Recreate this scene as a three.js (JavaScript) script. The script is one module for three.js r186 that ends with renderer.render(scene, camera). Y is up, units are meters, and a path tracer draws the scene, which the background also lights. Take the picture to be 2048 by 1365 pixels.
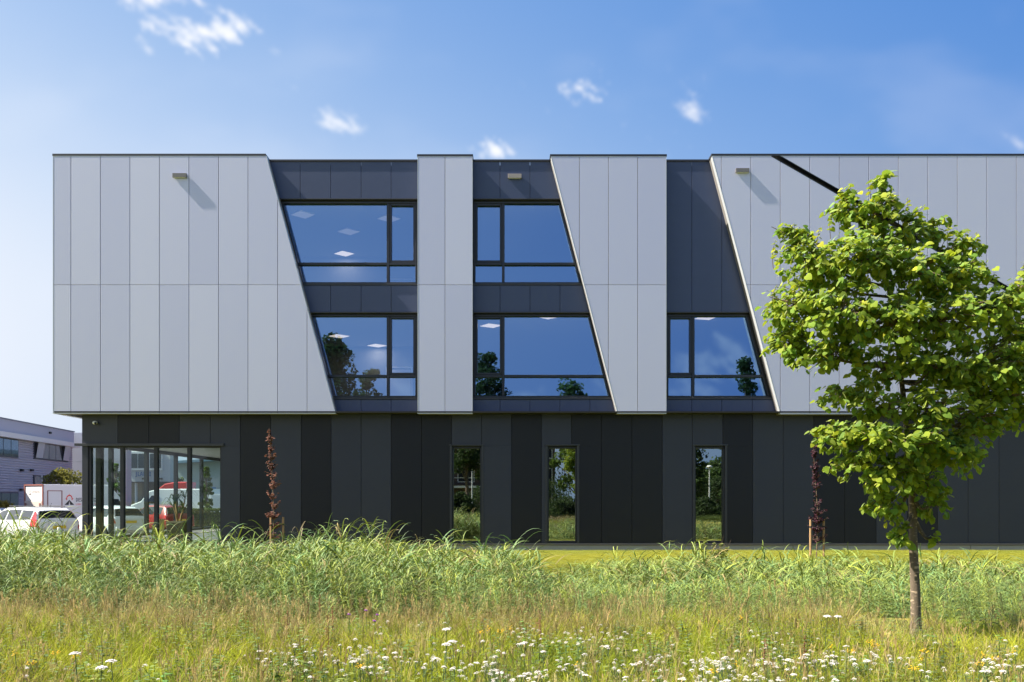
import * as THREE from 'three';
import { mergeGeometries, toCreasedNormals } from 'three/addons/utils/BufferGeometryUtils.js';
import { RoundedBoxGeometry } from 'three/addons/geometries/RoundedBoxGeometry.js';
import { RectAreaLightUniformsLib } from 'three/addons/lights/RectAreaLightUniformsLib.js';

// ---------- camera, sky, sun, exposure ----------
const W = 2048, H = 1365, F = 1776, CX = 1024, HOR = 995, EYE = 1.86, CZ = 30;
const scene = new THREE.Scene();
const camera = new THREE.PerspectiveCamera(2 * Math.atan(H / 2 / F) * 180 / Math.PI, W / H, 0.1, 600);
camera.position.set(0, EYE, CZ);
camera.lookAt(0, EYE, 0);
camera.setViewOffset(W, H, 0, -(HOR - H / 2), W, H);
const renderer = new THREE.WebGLRenderer({ antialias: true });
renderer.toneMapping = THREE.LinearToneMapping;
renderer.toneMappingExposure = 2.6;
renderer.shadowMap.enabled = true;
RectAreaLightUniformsLib.init();

const SUN = new THREE.Vector3(-11, 11.8, 1).normalize();
const sun = new THREE.DirectionalLight(new THREE.Color(1, 0.93, 0.8), 5);
sun.position.copy(SUN).multiplyScalar(80);
sun.castShadow = true;
sun.shadow.mapSize.set(4096, 4096);
Object.assign(sun.shadow.camera, { left: -60, right: 60, top: 60, bottom: -60, near: 1, far: 220 });
scene.add(sun, sun.target);
sun.target.name = 'sun_target'; sun.name = 'sun';

function rng(seed) { let a = seed >>> 0; return () => { a = (a + 0x6d2b79f5) | 0; let t = Math.imul(a ^ (a >>> 15), 1 | a); t = (t + Math.imul(t ^ (t >>> 7), 61 | t)) ^ t; return ((t ^ (t >>> 14)) >>> 0) / 4294967296; }; }
const hash2 = (x, y) => { let h = Math.imul(x, 374761393) + Math.imul(y, 668265263); h = Math.imul(h ^ (h >>> 13), 1274126177); return ((h ^ (h >>> 16)) >>> 0) / 4294967296; };
const sm = (t) => t * t * (3 - 2 * t);
function vnoise(x, y) { const xi = Math.floor(x), yi = Math.floor(y), u = sm(x - xi), v = sm(y - yi); const a = hash2(xi, yi), b = hash2(xi + 1, yi), c = hash2(xi, yi + 1), d = hash2(xi + 1, yi + 1); return a + (b - a) * u + (c - a) * v + (a - b - c + d) * u * v; }
function fbm(x, y, o = 5) { let s = 0, a = 0.5, n = 0; for (let i = 0; i < o; i++) { s += a * vnoise(x, y); n += a; a *= 0.5; x = x * 2.03 + 17.1; y = y * 2.03 + 5.7; } return s / n; }
const clamp = (x, a, b) => Math.min(b, Math.max(a, x));
const sstep = (x, a, b) => sm(clamp((x - a) / (b - a), 0, 1));
const lerp = (a, b, t) => a + (b - a) * t;

// clouds: [bearing offset, height, half width, half height, cover] in tangent units ahead (front) and behind (back)
const cl = (px, py, rx, ry, k) => [(px - CX) / F, (HOR - py) / F, rx / F, ry / F, k];
const FRONT = [cl(405, 68, 108, 48, 1.15), cl(315, 2, 70, 22, 0.95), cl(330, 40, 45, 35, 0.7), cl(540, 95, 45, 40, 0.3), cl(1160, 176, 56, 42, 0.95), cl(1382, 222, 38, 32, 0.7), cl(672, 250, 54, 38, 0.72), cl(728, 262, 28, 18, 0.5), cl(985, 303, 48, 26, 1.1), cl(2040, 290, 60, 34, 0.5), cl(620, 120, 160, 110, 0.18), cl(1230, 210, 190, 90, 0.16)];
const BACK = [cl(1450, 720, 120, 62, 0.95), cl(1340, 775, 130, 40, 0.8), cl(815, 765, 90, 48, 0.9), cl(1068, 790, 60, 26, 0.95), cl(630, 660, 50, 45, 0.6), cl(1900, 760, 160, 60, 0.9), cl(300, 780, 170, 60, 0.9), cl(1250, 840, 300, 40, 0.8), cl(2400, 690, 170, 70, 0.9), cl(-200, 720, 170, 60, 0.9)];
function skyTexture() {
  const w = 2048, h = 1024, data = new Float32Array(w * h * 4);
  for (let r = 0; r < h; r++) for (let c = 0; c < w; c++) {
    const el = ((r + 0.5) / h - 0.5) * Math.PI, az = ((c + 0.5) / w - 0.5) * 2 * Math.PI;
    const y = Math.sin(el), x = Math.cos(el) * Math.cos(az), z = Math.cos(el) * Math.sin(az), s = Math.max(y, 0);
    const dot = x * SUN.x + y * SUN.y + z * SUN.z;
    let T = (0.5 + 0.65 * Math.max(dot, -0.12)) * Math.exp(-Math.pow(s / 0.4, 3)) + 0.38 * Math.max(dot, -0.12) + 0.04;
    T = clamp(T, 0.02, 1);
    let R = 0.04 + 0.86 * Math.pow(T, 1.35), G = 0.17 + 0.76 * T, B = 0.56 + 0.44 * Math.pow(T, 0.6);
    const au = 2.2 * Math.exp(-(1 - dot) / 0.035) + 0.5 * Math.exp(-(1 - dot) / 0.2);
    R += au; G += au * 0.98; B += au * 0.9;
    let a = 0;
    if (y > 0.01 && Math.abs(z) > 0.05) {
      const u = x / Math.abs(z), v = y / Math.abs(z);
      for (const [cu, cv, ru, rv, k] of z < 0 ? FRONT : BACK) {
        const q = Math.hypot((u - cu) / ru, (v - cv) / rv);
        if (q > 1.3) continue;
        const n = fbm(u * 34 + 3, v * 62 + 9 + u * 30, 6) * 0.62 + fbm(u * 120, v * 210 + u * 110, 5) * 0.38;
        const d = clamp((1.18 - q * 0.85) * k + (n - 0.5) * 2.7 - 0.38, 0, 1);
        const aa = sstep(d, 0.0, 0.9) * Math.min(0.95, k);
        a = Math.max(a, aa);
      }
      const n2 = fbm(u * 5 + 40, v * 9 + 11, 4);
      a = Math.max(a, 0.1 * sstep(n2, 0.5, 0.85) * sstep(v, 0.02, 0.2));
    }
    R = lerp(R, 1.04, a); G = lerp(G, 1.05, a); B = lerp(B, 1.09, a);
    const o = (r * w + c) * 4;
    data[o] = R; data[o + 1] = G; data[o + 2] = B; data[o + 3] = 1;
  }
  const t = new THREE.DataTexture(data, w, h, THREE.RGBAFormat, THREE.FloatType);
  t.mapping = THREE.EquirectangularReflectionMapping; t.magFilter = THREE.LinearFilter; t.minFilter = THREE.LinearFilter; t.needsUpdate = true;
  return t;
}
const skyTex = skyTexture();
scene.background = skyTex; scene.environment = skyTex;
scene.backgroundIntensity = scene.environmentIntensity = 0.385;

// ---------- helpers ----------
const V3 = (x, y, z) => new THREE.Vector3(x, y, z);
const XY = (px, py, z = 0) => [(px - CX) * (CZ - z) / F, EYE + (HOR - py) * (CZ - z) / F];   // measured facade points to metres on the plane z
const XD = (px, d) => (px - CX) * d / F, YD = (py, d) => EYE + (HOR - py) * d / F;
const used = new Map();
const numbered = (n) => { const k = used.get(n) ?? 0; used.set(n, k + 1); return k ? n + '_' + String(k).padStart(3, '0') : n; };
function obj(name, geo, mat, parent) {
  if (Array.isArray(geo)) geo = geo.length > 1 ? mergeGeometries(geo.map((g) => { const q = g.index ? g.toNonIndexed() : g; for (const k of Object.keys(q.attributes)) if (!['position', 'normal', 'uv'].includes(k)) q.deleteAttribute(k); return q; })) : geo[0];
  const m = new THREE.Mesh(geo, mat); m.castShadow = m.receiveShadow = true;
  m.name = parent ? name : numbered(name); (parent ?? scene).add(m); return m;
}
function thing(name, label, category, pos = [0, 0, 0], turn = 0, group) {
  const g = new THREE.Group(); g.name = numbered(name); g.position.set(...pos); g.rotation.y = turn; g.userData = { label, category }; if (group) g.userData.group = group; scene.add(g); return g;
}
function tag(o, label, category, group) { o.userData = { label, category }; if (group) o.userData.group = group; return o; }
const structure = (o) => { o.userData.kind = 'structure'; return o; };
const stuff = (o, label, category) => { o.userData = { kind: 'stuff' }; if (label) o.userData.label = label; if (category) o.userData.category = category; return o; };
const C = (r, g, b) => new THREE.Color().setRGB(r, g, b);
const std = (c, roughness = 0.6, metalness = 0, o = {}) => new THREE.MeshStandardMaterial({ color: Array.isArray(c) ? C(...c) : c, roughness, metalness, ...o });
const phys = (c, roughness, o = {}) => new THREE.MeshPhysicalMaterial({ color: C(...c), roughness, ...o });
const box = (w, h, d, x = 0, y = 0, z = 0) => new THREE.BoxGeometry(w, h, d).translate(x, y, z);
const rbox = (w, h, d, x = 0, y = 0, z = 0, r = 0.02) => new RoundedBoxGeometry(w, h, d, 2, r).translate(x, y, z);
const bar = (a, b, r, n = 8, r2 = r) => { const A = V3(...a), B = V3(...b), L = A.distanceTo(B); const g = new THREE.CylinderGeometry(r2, r, L, n); g.applyQuaternion(new THREE.Quaternion().setFromUnitVectors(V3(0, 1, 0), B.clone().sub(A).normalize())); return g.translate((A.x + B.x) / 2, (A.y + B.y) / 2, (A.z + B.z) / 2); };
function grayTex(n, f, srgb = false, rep = 1) {
  const d = new Uint8Array(n * n * 4);
  for (let y = 0; y < n; y++) for (let x = 0; x < n; x++) { const v = clamp(Math.round(255 * f(x / n, y / n, x, y)), 0, 255), o = (y * n + x) * 4; d[o] = d[o + 1] = d[o + 2] = v; d[o + 3] = 255; }
  const t = new THREE.DataTexture(d, n, n); t.wrapS = t.wrapT = THREE.RepeatWrapping; t.magFilter = THREE.LinearFilter; t.repeat.set(rep, rep); if (srgb) t.colorSpace = THREE.SRGBColorSpace; t.needsUpdate = true; return t;
}
const wrapN = (u, v, f) => { const a = fbm(u * f, v * f), b = fbm((u - 1) * f, v * f), c = fbm(u * f, (v - 1) * f), d = fbm((u - 1) * f, (v - 1) * f), s = sm(u), t = sm(v); return lerp(lerp(a, b, s), lerp(c, d, s), t); };

// convex polygon tools (points [x, y], counter-clockwise)
const area = (p) => p.reduce((s, a, i) => { const b = p[(i + 1) % p.length]; return s + a[0] * b[1] - b[0] * a[1]; }, 0) / 2;
const ccw = (p) => area(p) < 0 ? [...p].reverse() : p;
function clip(p, a, b, c) { // keeps a x + b y <= c
  const out = [];
  for (let i = 0; i < p.length; i++) { const A = p[i], B = p[(i + 1) % p.length], da = a * A[0] + b * A[1] - c, db = a * B[0] + b * B[1] - c; if (da <= 0) out.push(A); if ((da < 0 && db > 0) || (da > 0 && db < 0)) { const t = da / (da - db); out.push([lerp(A[0], B[0], t), lerp(A[1], B[1], t)]); } }
  return out;
}
const clipX = (p, x0, x1) => clip(clip(p, -1, 0, -x0), 1, 0, x1), clipY = (p, y0, y1) => clip(clip(p, 0, -1, -y0), 0, 1, y1);
function inset(p, d) { // d: number or one per edge
  const n = p.length, L = p.map((a, i) => { const b = p[(i + 1) % n], l = Math.hypot(b[0] - a[0], b[1] - a[1]), nx = -(b[1] - a[1]) / l, ny = (b[0] - a[0]) / l, k = Array.isArray(d) ? d[i] : d; return [nx, ny, nx * a[0] + ny * a[1] + k]; });
  return p.map((_, i) => { const [a, b, c] = L[(i + n - 1) % n], [e, f, g] = L[i], D = a * f - b * e; return Math.abs(D) < 1e-9 ? [a * c, b * c] : [(c * f - b * g) / D, (a * g - c * e) / D]; });
}
function clean(p) { return p.filter((a, i) => { const b = p[(i + 1) % p.length]; return Math.hypot(a[0] - b[0], a[1] - b[1]) > 1e-4; }); }
function prism(poly, z0, z1, ch = 0) { // extruded polygon with a chamfered front edge
  const p = ccw(clean(poly)), q = ch ? inset(p, ch) : p, pos = [], uv = [], n = p.length, k = [0.37 * p[0][0], 0.61 * p[0][1]];
  const tri = (...v) => v.forEach(([x, y, z]) => { pos.push(x, y, z); });
  const put = (a, b, c, mode) => { tri(a, b, c); for (const [x, y, z] of [a, b, c]) uv.push(mode ? z + x : x + k[0], y + k[1]); };
  const f = (r, z) => r.map(([x, y]) => [x, y, z]);
  const a = f(p, z0), b = f(p, z1 - ch), c = f(q, z1);
  for (let i = 0; i < n; i++) { const j = (i + 1) % n; put(a[i], a[j], b[j], 1); put(a[i], b[j], b[i], 1); if (ch) { put(b[i], b[j], c[j], 1); put(b[i], c[j], c[i], 1); } }
  for (let i = 1; i < n - 1; i++) { put(c[0], c[i], c[i + 1]); put(a[0], a[i + 1], a[i]); }
  const g = new THREE.BufferGeometry(); g.setAttribute('position', new THREE.Float32BufferAttribute(pos, 3)); g.setAttribute('uv', new THREE.Float32BufferAttribute(uv, 2)); g.computeVertexNormals(); return g;
}
function sheet(poly, z) { const p = ccw(clean(poly)), pos = [], uv = []; for (let i = 1; i < p.length - 1; i++) for (const [x, y] of [p[0], p[i], p[i + 1]]) { pos.push(x, y, z); uv.push(x, y); } const g = new THREE.BufferGeometry(); g.setAttribute('position', new THREE.Float32BufferAttribute(pos, 3)); g.setAttribute('uv', new THREE.Float32BufferAttribute(uv, 2)); g.computeVertexNormals(); return g; }
function wallWithHoles(x0, y0, x1, y1, holes, depth, z) {
  const s = new THREE.Shape([[x0, y0], [x1, y0], [x1, y1], [x0, y1]].map((p) => new THREE.Vector2(...p)));
  for (const h of holes) s.holes.push(new THREE.Path([...ccw(h)].reverse().map((p) => new THREE.Vector2(...p))));
  return new THREE.ExtrudeGeometry(s, { depth, bevelEnabled: false }).translate(0, 0, z);
}
function tube(points, radii, n = 7, seed = 1, bump = 0) { // tapered limb
  const pos = [], uv = [], idx = [], R = rng(seed), P = points.map((p) => p.isVector3 ? p : V3(...p)); let len = 0, ref = V3(0.3, 0.1, 1).normalize();
  P.forEach((p, i) => {
    const t = P[Math.min(i + 1, P.length - 1)].clone().sub(P[Math.max(i - 1, 0)]).normalize(), u = t.clone().cross(ref).normalize(), w = t.clone().cross(u).normalize(); if (i) len += p.distanceTo(P[i - 1]);
    for (let k = 0; k <= n; k++) { const a = (k % n) / n * Math.PI * 2, r = radii[i] * (1 + (k < n ? bump * (hash2(i * 7 + seed, k) - 0.5) : bump * (hash2(i * 7 + seed, 0) - 0.5))); pos.push(p.x + (u.x * Math.cos(a) + w.x * Math.sin(a)) * r, p.y + (u.y * Math.cos(a) + w.y * Math.sin(a)) * r, p.z + (u.z * Math.cos(a) + w.z * Math.sin(a)) * r); uv.push(k / n, len); }
    if (i) for (let k = 0; k < n; k++) { const a = (i - 1) * (n + 1) + k, b = a + n + 1; idx.push(a, a + 1, b, b, a + 1, b + 1); }
  });
  const g = new THREE.BufferGeometry(); g.setAttribute('position', new THREE.Float32BufferAttribute(pos, 3)); g.setAttribute('uv', new THREE.Float32BufferAttribute(uv, 2)); g.setIndex(idx); g.computeVertexNormals(); return g;
}
const curvePts = (pts, n) => new THREE.CatmullRomCurve3(pts.map((p) => V3(...p))).getPoints(n);

// ---------- materials ----------
const grain = grayTex(256, (u, v, x, y) => 0.5 + 0.35 * (wrapN(u, v, 6) - 0.5) + 0.5 * (hash2(x, y) - 0.5), false, 1);
const grainTone = grayTex(256, (u, v, x, y) => 0.86 + 0.14 * wrapN(u, v, 5) + 0.1 * (hash2(x + 9, y) - 0.5), false, 0.8);
const rib = grayTex(128, (u) => 0.5 + 0.5 * Math.cos(u * Math.PI * 2 * 8), false, 2);
const M = {
  grey: [0, 1, 2, 3].map((i) => std([0.515 + 0.018 * i, 0.525 + 0.017 * i, 0.68 + 0.014 * i], 0.42 + 0.02 * i, 0.15, { bumpMap: rib, bumpScale: 0.0004 })),
  trim: std([0.6, 0.62, 0.65], 0.35, 0.2),
  joint: std([0.2, 0.185, 0.18], 0.9),
  coping: std([0.02, 0.021, 0.032], 0.5),
  mid: [0, 1, 2].map((i) => std([0.026 + 0.002 * i, 0.029 + 0.002 * i, 0.047 + 0.002 * i], 0.5, 0, { bumpMap: grain, bumpScale: 0.0012, map: grainTone })),
  dark: [0, 1].map((i) => phys([0.0135 + 0.001 * i, 0.014 + 0.001 * i, 0.021], 0.42, { specularIntensity: 0.6,  bumpMap: grain, bumpScale: 0.0012, map: grainTone })),
  recessSkyTint: [0, 1].map((i) => std([0.046 + 0.002 * i, 0.062 + 0.002 * i, 0.128 + 0.003 * i], 0.42, 0, { bumpMap: grain, bumpScale: 0.0012, map: grainTone })),  // dark cladding paint with extra sky reflection tinted into the colour
  frame: std([0.014, 0.017, 0.027], 0.4),
  flash: std([0.035, 0.036, 0.045], 0.4),
  backing: std([0.02, 0.02, 0.022], 0.9),
  concrete: std([0.36, 0.35, 0.32], 0.9, 0, { bumpMap: grain, bumpScale: 0.003, map: grainTone }),
  plaster: std([0.62, 0.62, 0.6], 0.9), carpet: std([0.1, 0.1, 0.11], 0.95), ceiling: std([0.55, 0.55, 0.54], 0.9), door: std([0.5, 0.48, 0.44], 0.5), inwall: std([0.28, 0.29, 0.3], 0.85),
  glassUp: phys([0.3, 0.54, 1.0], 0.0, { metalness: 1, transparent: true, opacity: 0.43 }),
  glassLow: phys([0.86, 0.92, 0.9], 0.0, { metalness: 1, transparent: true, opacity: 0.4 }),
  glassClear: phys([0.85, 0.95, 0.91], 0.0, { transmission: 1, ior: 1.5 }),
  led: std([0.8, 0.8, 0.8], 0.6, 0, { emissive: C(1, 0.88, 0.76), emissiveIntensity: 0.36 }),
  ledOff: std([0.85, 0.86, 0.86], 0.5, 0, { emissive: C(1, 0.95, 0.88), emissiveIntensity: 0.06 }),
  white: std([0.75, 0.75, 0.74], 0.4), black: std([0.012, 0.012, 0.013], 0.5), steel: std([0.4, 0.4, 0.41], 0.35, 0.8), wood: std([0.42, 0.25, 0.12], 0.8, 0, { map: grainTone, bumpMap: grain, bumpScale: 0.003 }),
  asphalt: std([0.07, 0.07, 0.072], 0.9, 0, { map: grainTone }), paving: std([0.27, 0.25, 0.23], 0.9, 0, { map: grainTone }),
};

// ---------- terrain ----------
function groundY(x, z) {
  const n = 0.05 * (fbm(x * 0.3 + 7, z * 0.3, 3) - 0.5);
  if (z < 6) return 0;
  if (z < 9.5) return lerp(0, -1.05, sstep(z, 6, 9.5));
  if (z < 14) return -1.05 + n;
  if (z < 18) return lerp(-1.05, 0.2, sstep(z, 13.8, 18)) + n;
  return 0.2 + n * 1.6;
}
{
  const xs = [], zs = [];
  for (let x = -400; x < -30; x += 37) xs.push(x); for (let x = -30; x <= 30; x += 0.5) xs.push(x); for (let x = 67; x <= 400; x += 37) xs.push(x);
  for (let z = -300; z < 4; z += 19) zs.push(z); for (let z = 5; z <= 26; z += 0.35) zs.push(z); for (let z = 30; z <= 300; z += 18) zs.push(z);
  const pos = [], uv = [], idx = [];
  zs.forEach((z, j) => xs.forEach((x, i) => { pos.push(x, groundY(x, z), z); uv.push(x, z); if (i && j) { const a = (j - 1) * xs.length + i - 1, b = a + xs.length; idx.push(a, b, a + 1, a + 1, b, b + 1); } }));
  const g = new THREE.BufferGeometry(); g.setAttribute('position', new THREE.Float32BufferAttribute(pos, 3)); g.setAttribute('uv', new THREE.Float32BufferAttribute(uv, 2)); g.setIndex(idx); g.computeVertexNormals();
  const n = 512, d = new Uint8Array(n * n * 4);
  for (let y = 0; y < n; y++) for (let x = 0; x < n; x++) { const u = x / n, v = y / n, a = wrapN(u, v, 7), b = wrapN(u + 0.3, v, 20), k = hash2(x, y) * 0.3 + 0.85; const o = (y * n + x) * 4, dry = sstep(a * 0.6 + b * 0.4, 0.42, 0.62); d[o] = clamp((88 + 52 * dry) * k, 0, 255); d[o + 1] = clamp((102 + 22 * dry) * k, 0, 255); d[o + 2] = clamp((24 + 16 * dry) * k, 0, 255); d[o + 3] = 255; }
  const t = new THREE.DataTexture(d, n, n); t.wrapS = t.wrapT = THREE.RepeatWrapping; t.magFilter = THREE.LinearFilter; t.colorSpace = THREE.SRGBColorSpace; t.repeat.set(0.21, 0.21); t.needsUpdate = true;
  structure(obj('ground', g, new THREE.MeshStandardMaterial({ map: t, roughness: 1 })));
  structure(obj('parking_lot', box(40, 0.05, 75, -36.2, 0.0, -37.0), M.asphalt));
  structure(obj('pavement', box(1.4, 0.11, 34, -15.45, 0.0, -16.6), M.paving));
}

// ---------- the office building ----------
const DZ = -0.45, BX1 = 27;
const bld = thing('office_building', 'large silver and black clad office hall with slanted window bays', 'building');
const G = (pts, z) => ccw(pts.map(([x, y]) => XY(x, y, z)));
let seedP = 0; const pick = (a) => a[Math.floor(hash2(++seedP, 77) * a.length)];
// silver blocks that stand proud of the dark wall
const yJ = XY(0, 570)[1];
function block(poly, joints, copTop) {
  const P = G(poly, 0), xs = [-99, ...joints.map((j) => XY(j, 0)[0]), 99];
  obj('block_body', prism(inset(P, 0.006), DZ + 0.004, -0.05), M.joint, bld);
  const e = P.length, Q = inset(P, 0.016);
  for (let i = 0; i < e; i++) { const j = (i + 1) % e; obj('edge_trim', prism([P[i], P[j], Q[j], Q[i]], Math.abs(P[i][1] - P[j][1]) < 0.01 ? -0.05 : -0.2, 0.004), ((r) => r > 0.3 && r < 0.9)(Math.abs((P[i][1] - P[j][1]) / (P[i][0] - P[j][0] + 1e-9))) ? M.frame : M.trim, bld); }
  const In = inset(P, 0.018), g = 0.0085, ys = [-99, yJ, 99];
  for (let a = 0; a < 2; a++) for (let i = 0; i < xs.length - 1; i++) {
    const q = clean(clipY(clipX(In, xs[i] + g, xs[i + 1] - g), ys[a] + g * 0.7, ys[a + 1] - g * 0.7));
    if (q.length > 2 && area(q) > 0.005) obj('silver_panel', prism(q, -0.045, 0, 0.004), pick(M.grey), bld);
  }
  if (copTop) { const [x0, x1] = copTop.map((x) => XY(x, 0)[0]), y = Math.max(...P.map((p) => p[1])); obj('roof_coping', prism([[x0, y + 0.003], [x1, y + 0.003], [x1, y + 0.075], [x0, y + 0.075]], DZ - 0.02, 0.006, 0.002), M.coping, bld); }
}
const seq = (a, b, s) => { const r = []; for (let x = a; x < b; x += s) r.push(x); return r; };
block([[105, 828], [671, 828], [532.5, 312], [105, 312]], seq(141, 640, 59.1), [104, 531]);
block([[835, 828], [945, 828], [945, 313], [835, 313]], [890], [834, 946]);
block([[1235, 828], [1333, 828], [1333, 313], [1101.5, 313]], [1159, 1217, 1275.5], [1100, 1334]);
const D0 = [[1561, 829], [2640, 829], [2640, 312], [1424, 312]], dj = seq(1443, 2600, 59.05);
const gl = (px, o) => 315 + o + (px - 1545) * 0.5735; // the slanted groove
block([[1561, 829], [2444, 829], [1543, 312], [1424, 312]].map((p) => p), dj, [1423, 2640]);
block([[2461, 829], [2640, 829], [2640, 312], [1560, 312]], dj, null);
// dark recessed wall: parapet panels, spandrels, window strips
const bays = [
  { x0: 520, x1: 838, slant: [[532.5, 312], [671, 828]], side: 'L', joints: [600, 661, 722, 782], wins: [2, 1], mull: 775, open: 'R', glassL: [[566, 402], [608, 567], [625, 630], [667, 795]] },
  { x0: 942, x1: 1240, slant: [[1101.5, 313], [1235, 828]], side: 'R', joints: [1000, 1060, 1120, 1180], wins: [2, 1], mull: 1006.5, open: 'L', glassL: [[1115, 402], [1158, 567], [1174, 630], [1217, 795]] },
  { x0: 1330, x1: 1566, slant: [[1424, 312], [1561, 829]], side: 'R', joints: [1384, 1444, 1505], wins: [1], mull: 1388, open: 'L', glassL: [[0, 0], [0, 0], [1492, 630], [1536, 795]] },
];
const windowHoles = [];
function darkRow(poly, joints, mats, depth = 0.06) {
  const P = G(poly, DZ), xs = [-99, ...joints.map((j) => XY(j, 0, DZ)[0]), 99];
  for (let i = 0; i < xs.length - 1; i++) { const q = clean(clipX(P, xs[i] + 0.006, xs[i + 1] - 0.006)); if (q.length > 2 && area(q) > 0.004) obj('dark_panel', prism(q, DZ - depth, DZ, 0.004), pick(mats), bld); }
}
function makeWindow(name, outer, opts) {
  const w = new THREE.Group(); w.name = name; bld.add(w);
  const P = G(outer, DZ), fw = 0.06, z0 = DZ - 0.3, z1 = DZ - 0.08;
  const I = inset(P, fw), n = P.length;
  obj('frame', P.map((a, i) => prism([a, P[(i + 1) % n], I[(i + 1) % n], I[i]], z0, z1, 0.008)), M.frame, w);
  const mx = opts.mull === undefined ? null : XY(opts.mull, 0, DZ)[0], ty = opts.trans === undefined ? null : XY(0, opts.trans, DZ)[1], mw = 0.045;
  let cells = [I];
  if (mx !== null) { const b = clipX(I, mx - mw, mx + mw); obj('mullion', prism(b, z0 + 0.02, z1 - 0.004, 0.008), M.frame, w); cells = [clipX(I, -99, mx - mw), clipX(I, mx + mw, 99)]; }
  if (ty !== null) { cells = cells.flatMap((c) => { obj('transom', prism(clipY(c, ty - mw, ty + mw), z0 + 0.02, z1 - 0.006, 0.008), M.frame, w); return [clipY(c, -99, ty - mw), clipY(c, ty + mw, 99)]; }); }
  for (const c0 of cells) {
    let c = clean(c0); if (c.length < 3 || area(c) < 0.02) continue;
    const cx = c.reduce((s, p) => s + p[0], 0) / c.length, cy = c.reduce((s, p) => s + p[1], 0) / c.length;
    if (mx !== null && opts.open && cy > ty && (opts.open === 'R' ? cx > mx : cx < mx)) { const q = inset(c, 0.075); obj('sash_frame', c.map((a, i) => prism([a, c[(i + 1) % c.length], q[(i + 1) % c.length], q[i]], z0 + 0.03, z1 - 0.015, 0.01)), M.frame, w); c = q; }
    const tilt = (hash2(Math.round(cx * 100), Math.round(cy * 100)) - 0.5) * 0.009, g = sheet(inset(c, -0.01), 0);
    g.translate(-cx, -cy, 0).rotateY(tilt).rotateX((hash2(Math.round(cy * 90), 5) - 0.5) * 0.007).translate(cx, cy, (z0 + z1) / 2 - 0.01);
    obj('pane', g, opts.glass, w);
  }
  windowHoles.push(inset(P, 0.005));
  return w;
}
for (const b of bays) {
  const sx = (py, off = 0) => { const [[ax, ay], [bx, by]] = b.slant; return ax + (bx - ax) * (py - ay) / (by - ay) + off; };
  const L = b.side === 'L', edge = (py) => L ? [sx(py, -14), py] : [sx(py, 14), py], far = L ? b.x1 : b.x0;
  const quad = (y0, y1) => [edge(y0), [far, y0], [far, y1], edge(y1)];
  const top = b.wins.length === 2 ? 397 : 624;
  darkRow(quad(324, top), b.joints, M.recessSkyTint);
  const rows = b.wins.length === 2 ? [[402, 567], [628.5, 795]] : [[628.5, 795]];
  if (b.wins.length === 2) darkRow(quad(571, 624), b.joints, M.recessSkyTint);
  darkRow(quad(799.5, 823), b.joints, M.recessSkyTint);
  // flashings: parapet coping, window heads and sills, bottom drip
  const flash = (y, h, proud, m = M.flash) => { const q = G(quad(y, y + h), DZ); obj('flashing', prism(q, DZ - 0.07, DZ + proud, 0.004), m, bld); };
  flash(319.5, 4, 0.03, M.coping); flash(top + 0.2, 2.2, 0.03); flash(795.6, 3.4, 0.035); flash(823.4, 3.2, 0.02);
  if (b.wins.length === 2) { flash(567.5, 3, 0.03); flash(624.3, 2.2, 0.03); }
  rows.forEach(([y0, y1], k) => {
    const gi = b.glassL.slice(b.wins.length === 1 ? 2 : k * 2, (b.wins.length === 1 ? 2 : k * 2) + 2);
    const slope = (gi[1][0] - gi[0][0]) / (gi[1][1] - gi[0][1]), off = L ? -6 : 6, gx = (y) => gi[0][0] + slope * (y - gi[0][1]) + off;
    const inner = L ? 833.5 : b.x0 === 942 ? 947 : 1334.5;
    const outer = [[gx(y0), y0], [inner, y0], [inner, y1], [gx(y1), y1]];
    makeWindow('slanted_window', outer, { mull: b.mull, trans: y0 === 402 ? 526.5 : 752, open: b.open, glass: M.glassUp });
    // dark reveal between the window and the silver block
    const rv = [[gx(y0), y0], edge(y0), edge(y1), [gx(y1), y1]];
    obj('window_reveal', prism(G(rv, DZ), DZ - 0.3, DZ - 0.1), M.backing, bld);
  });
}
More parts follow.
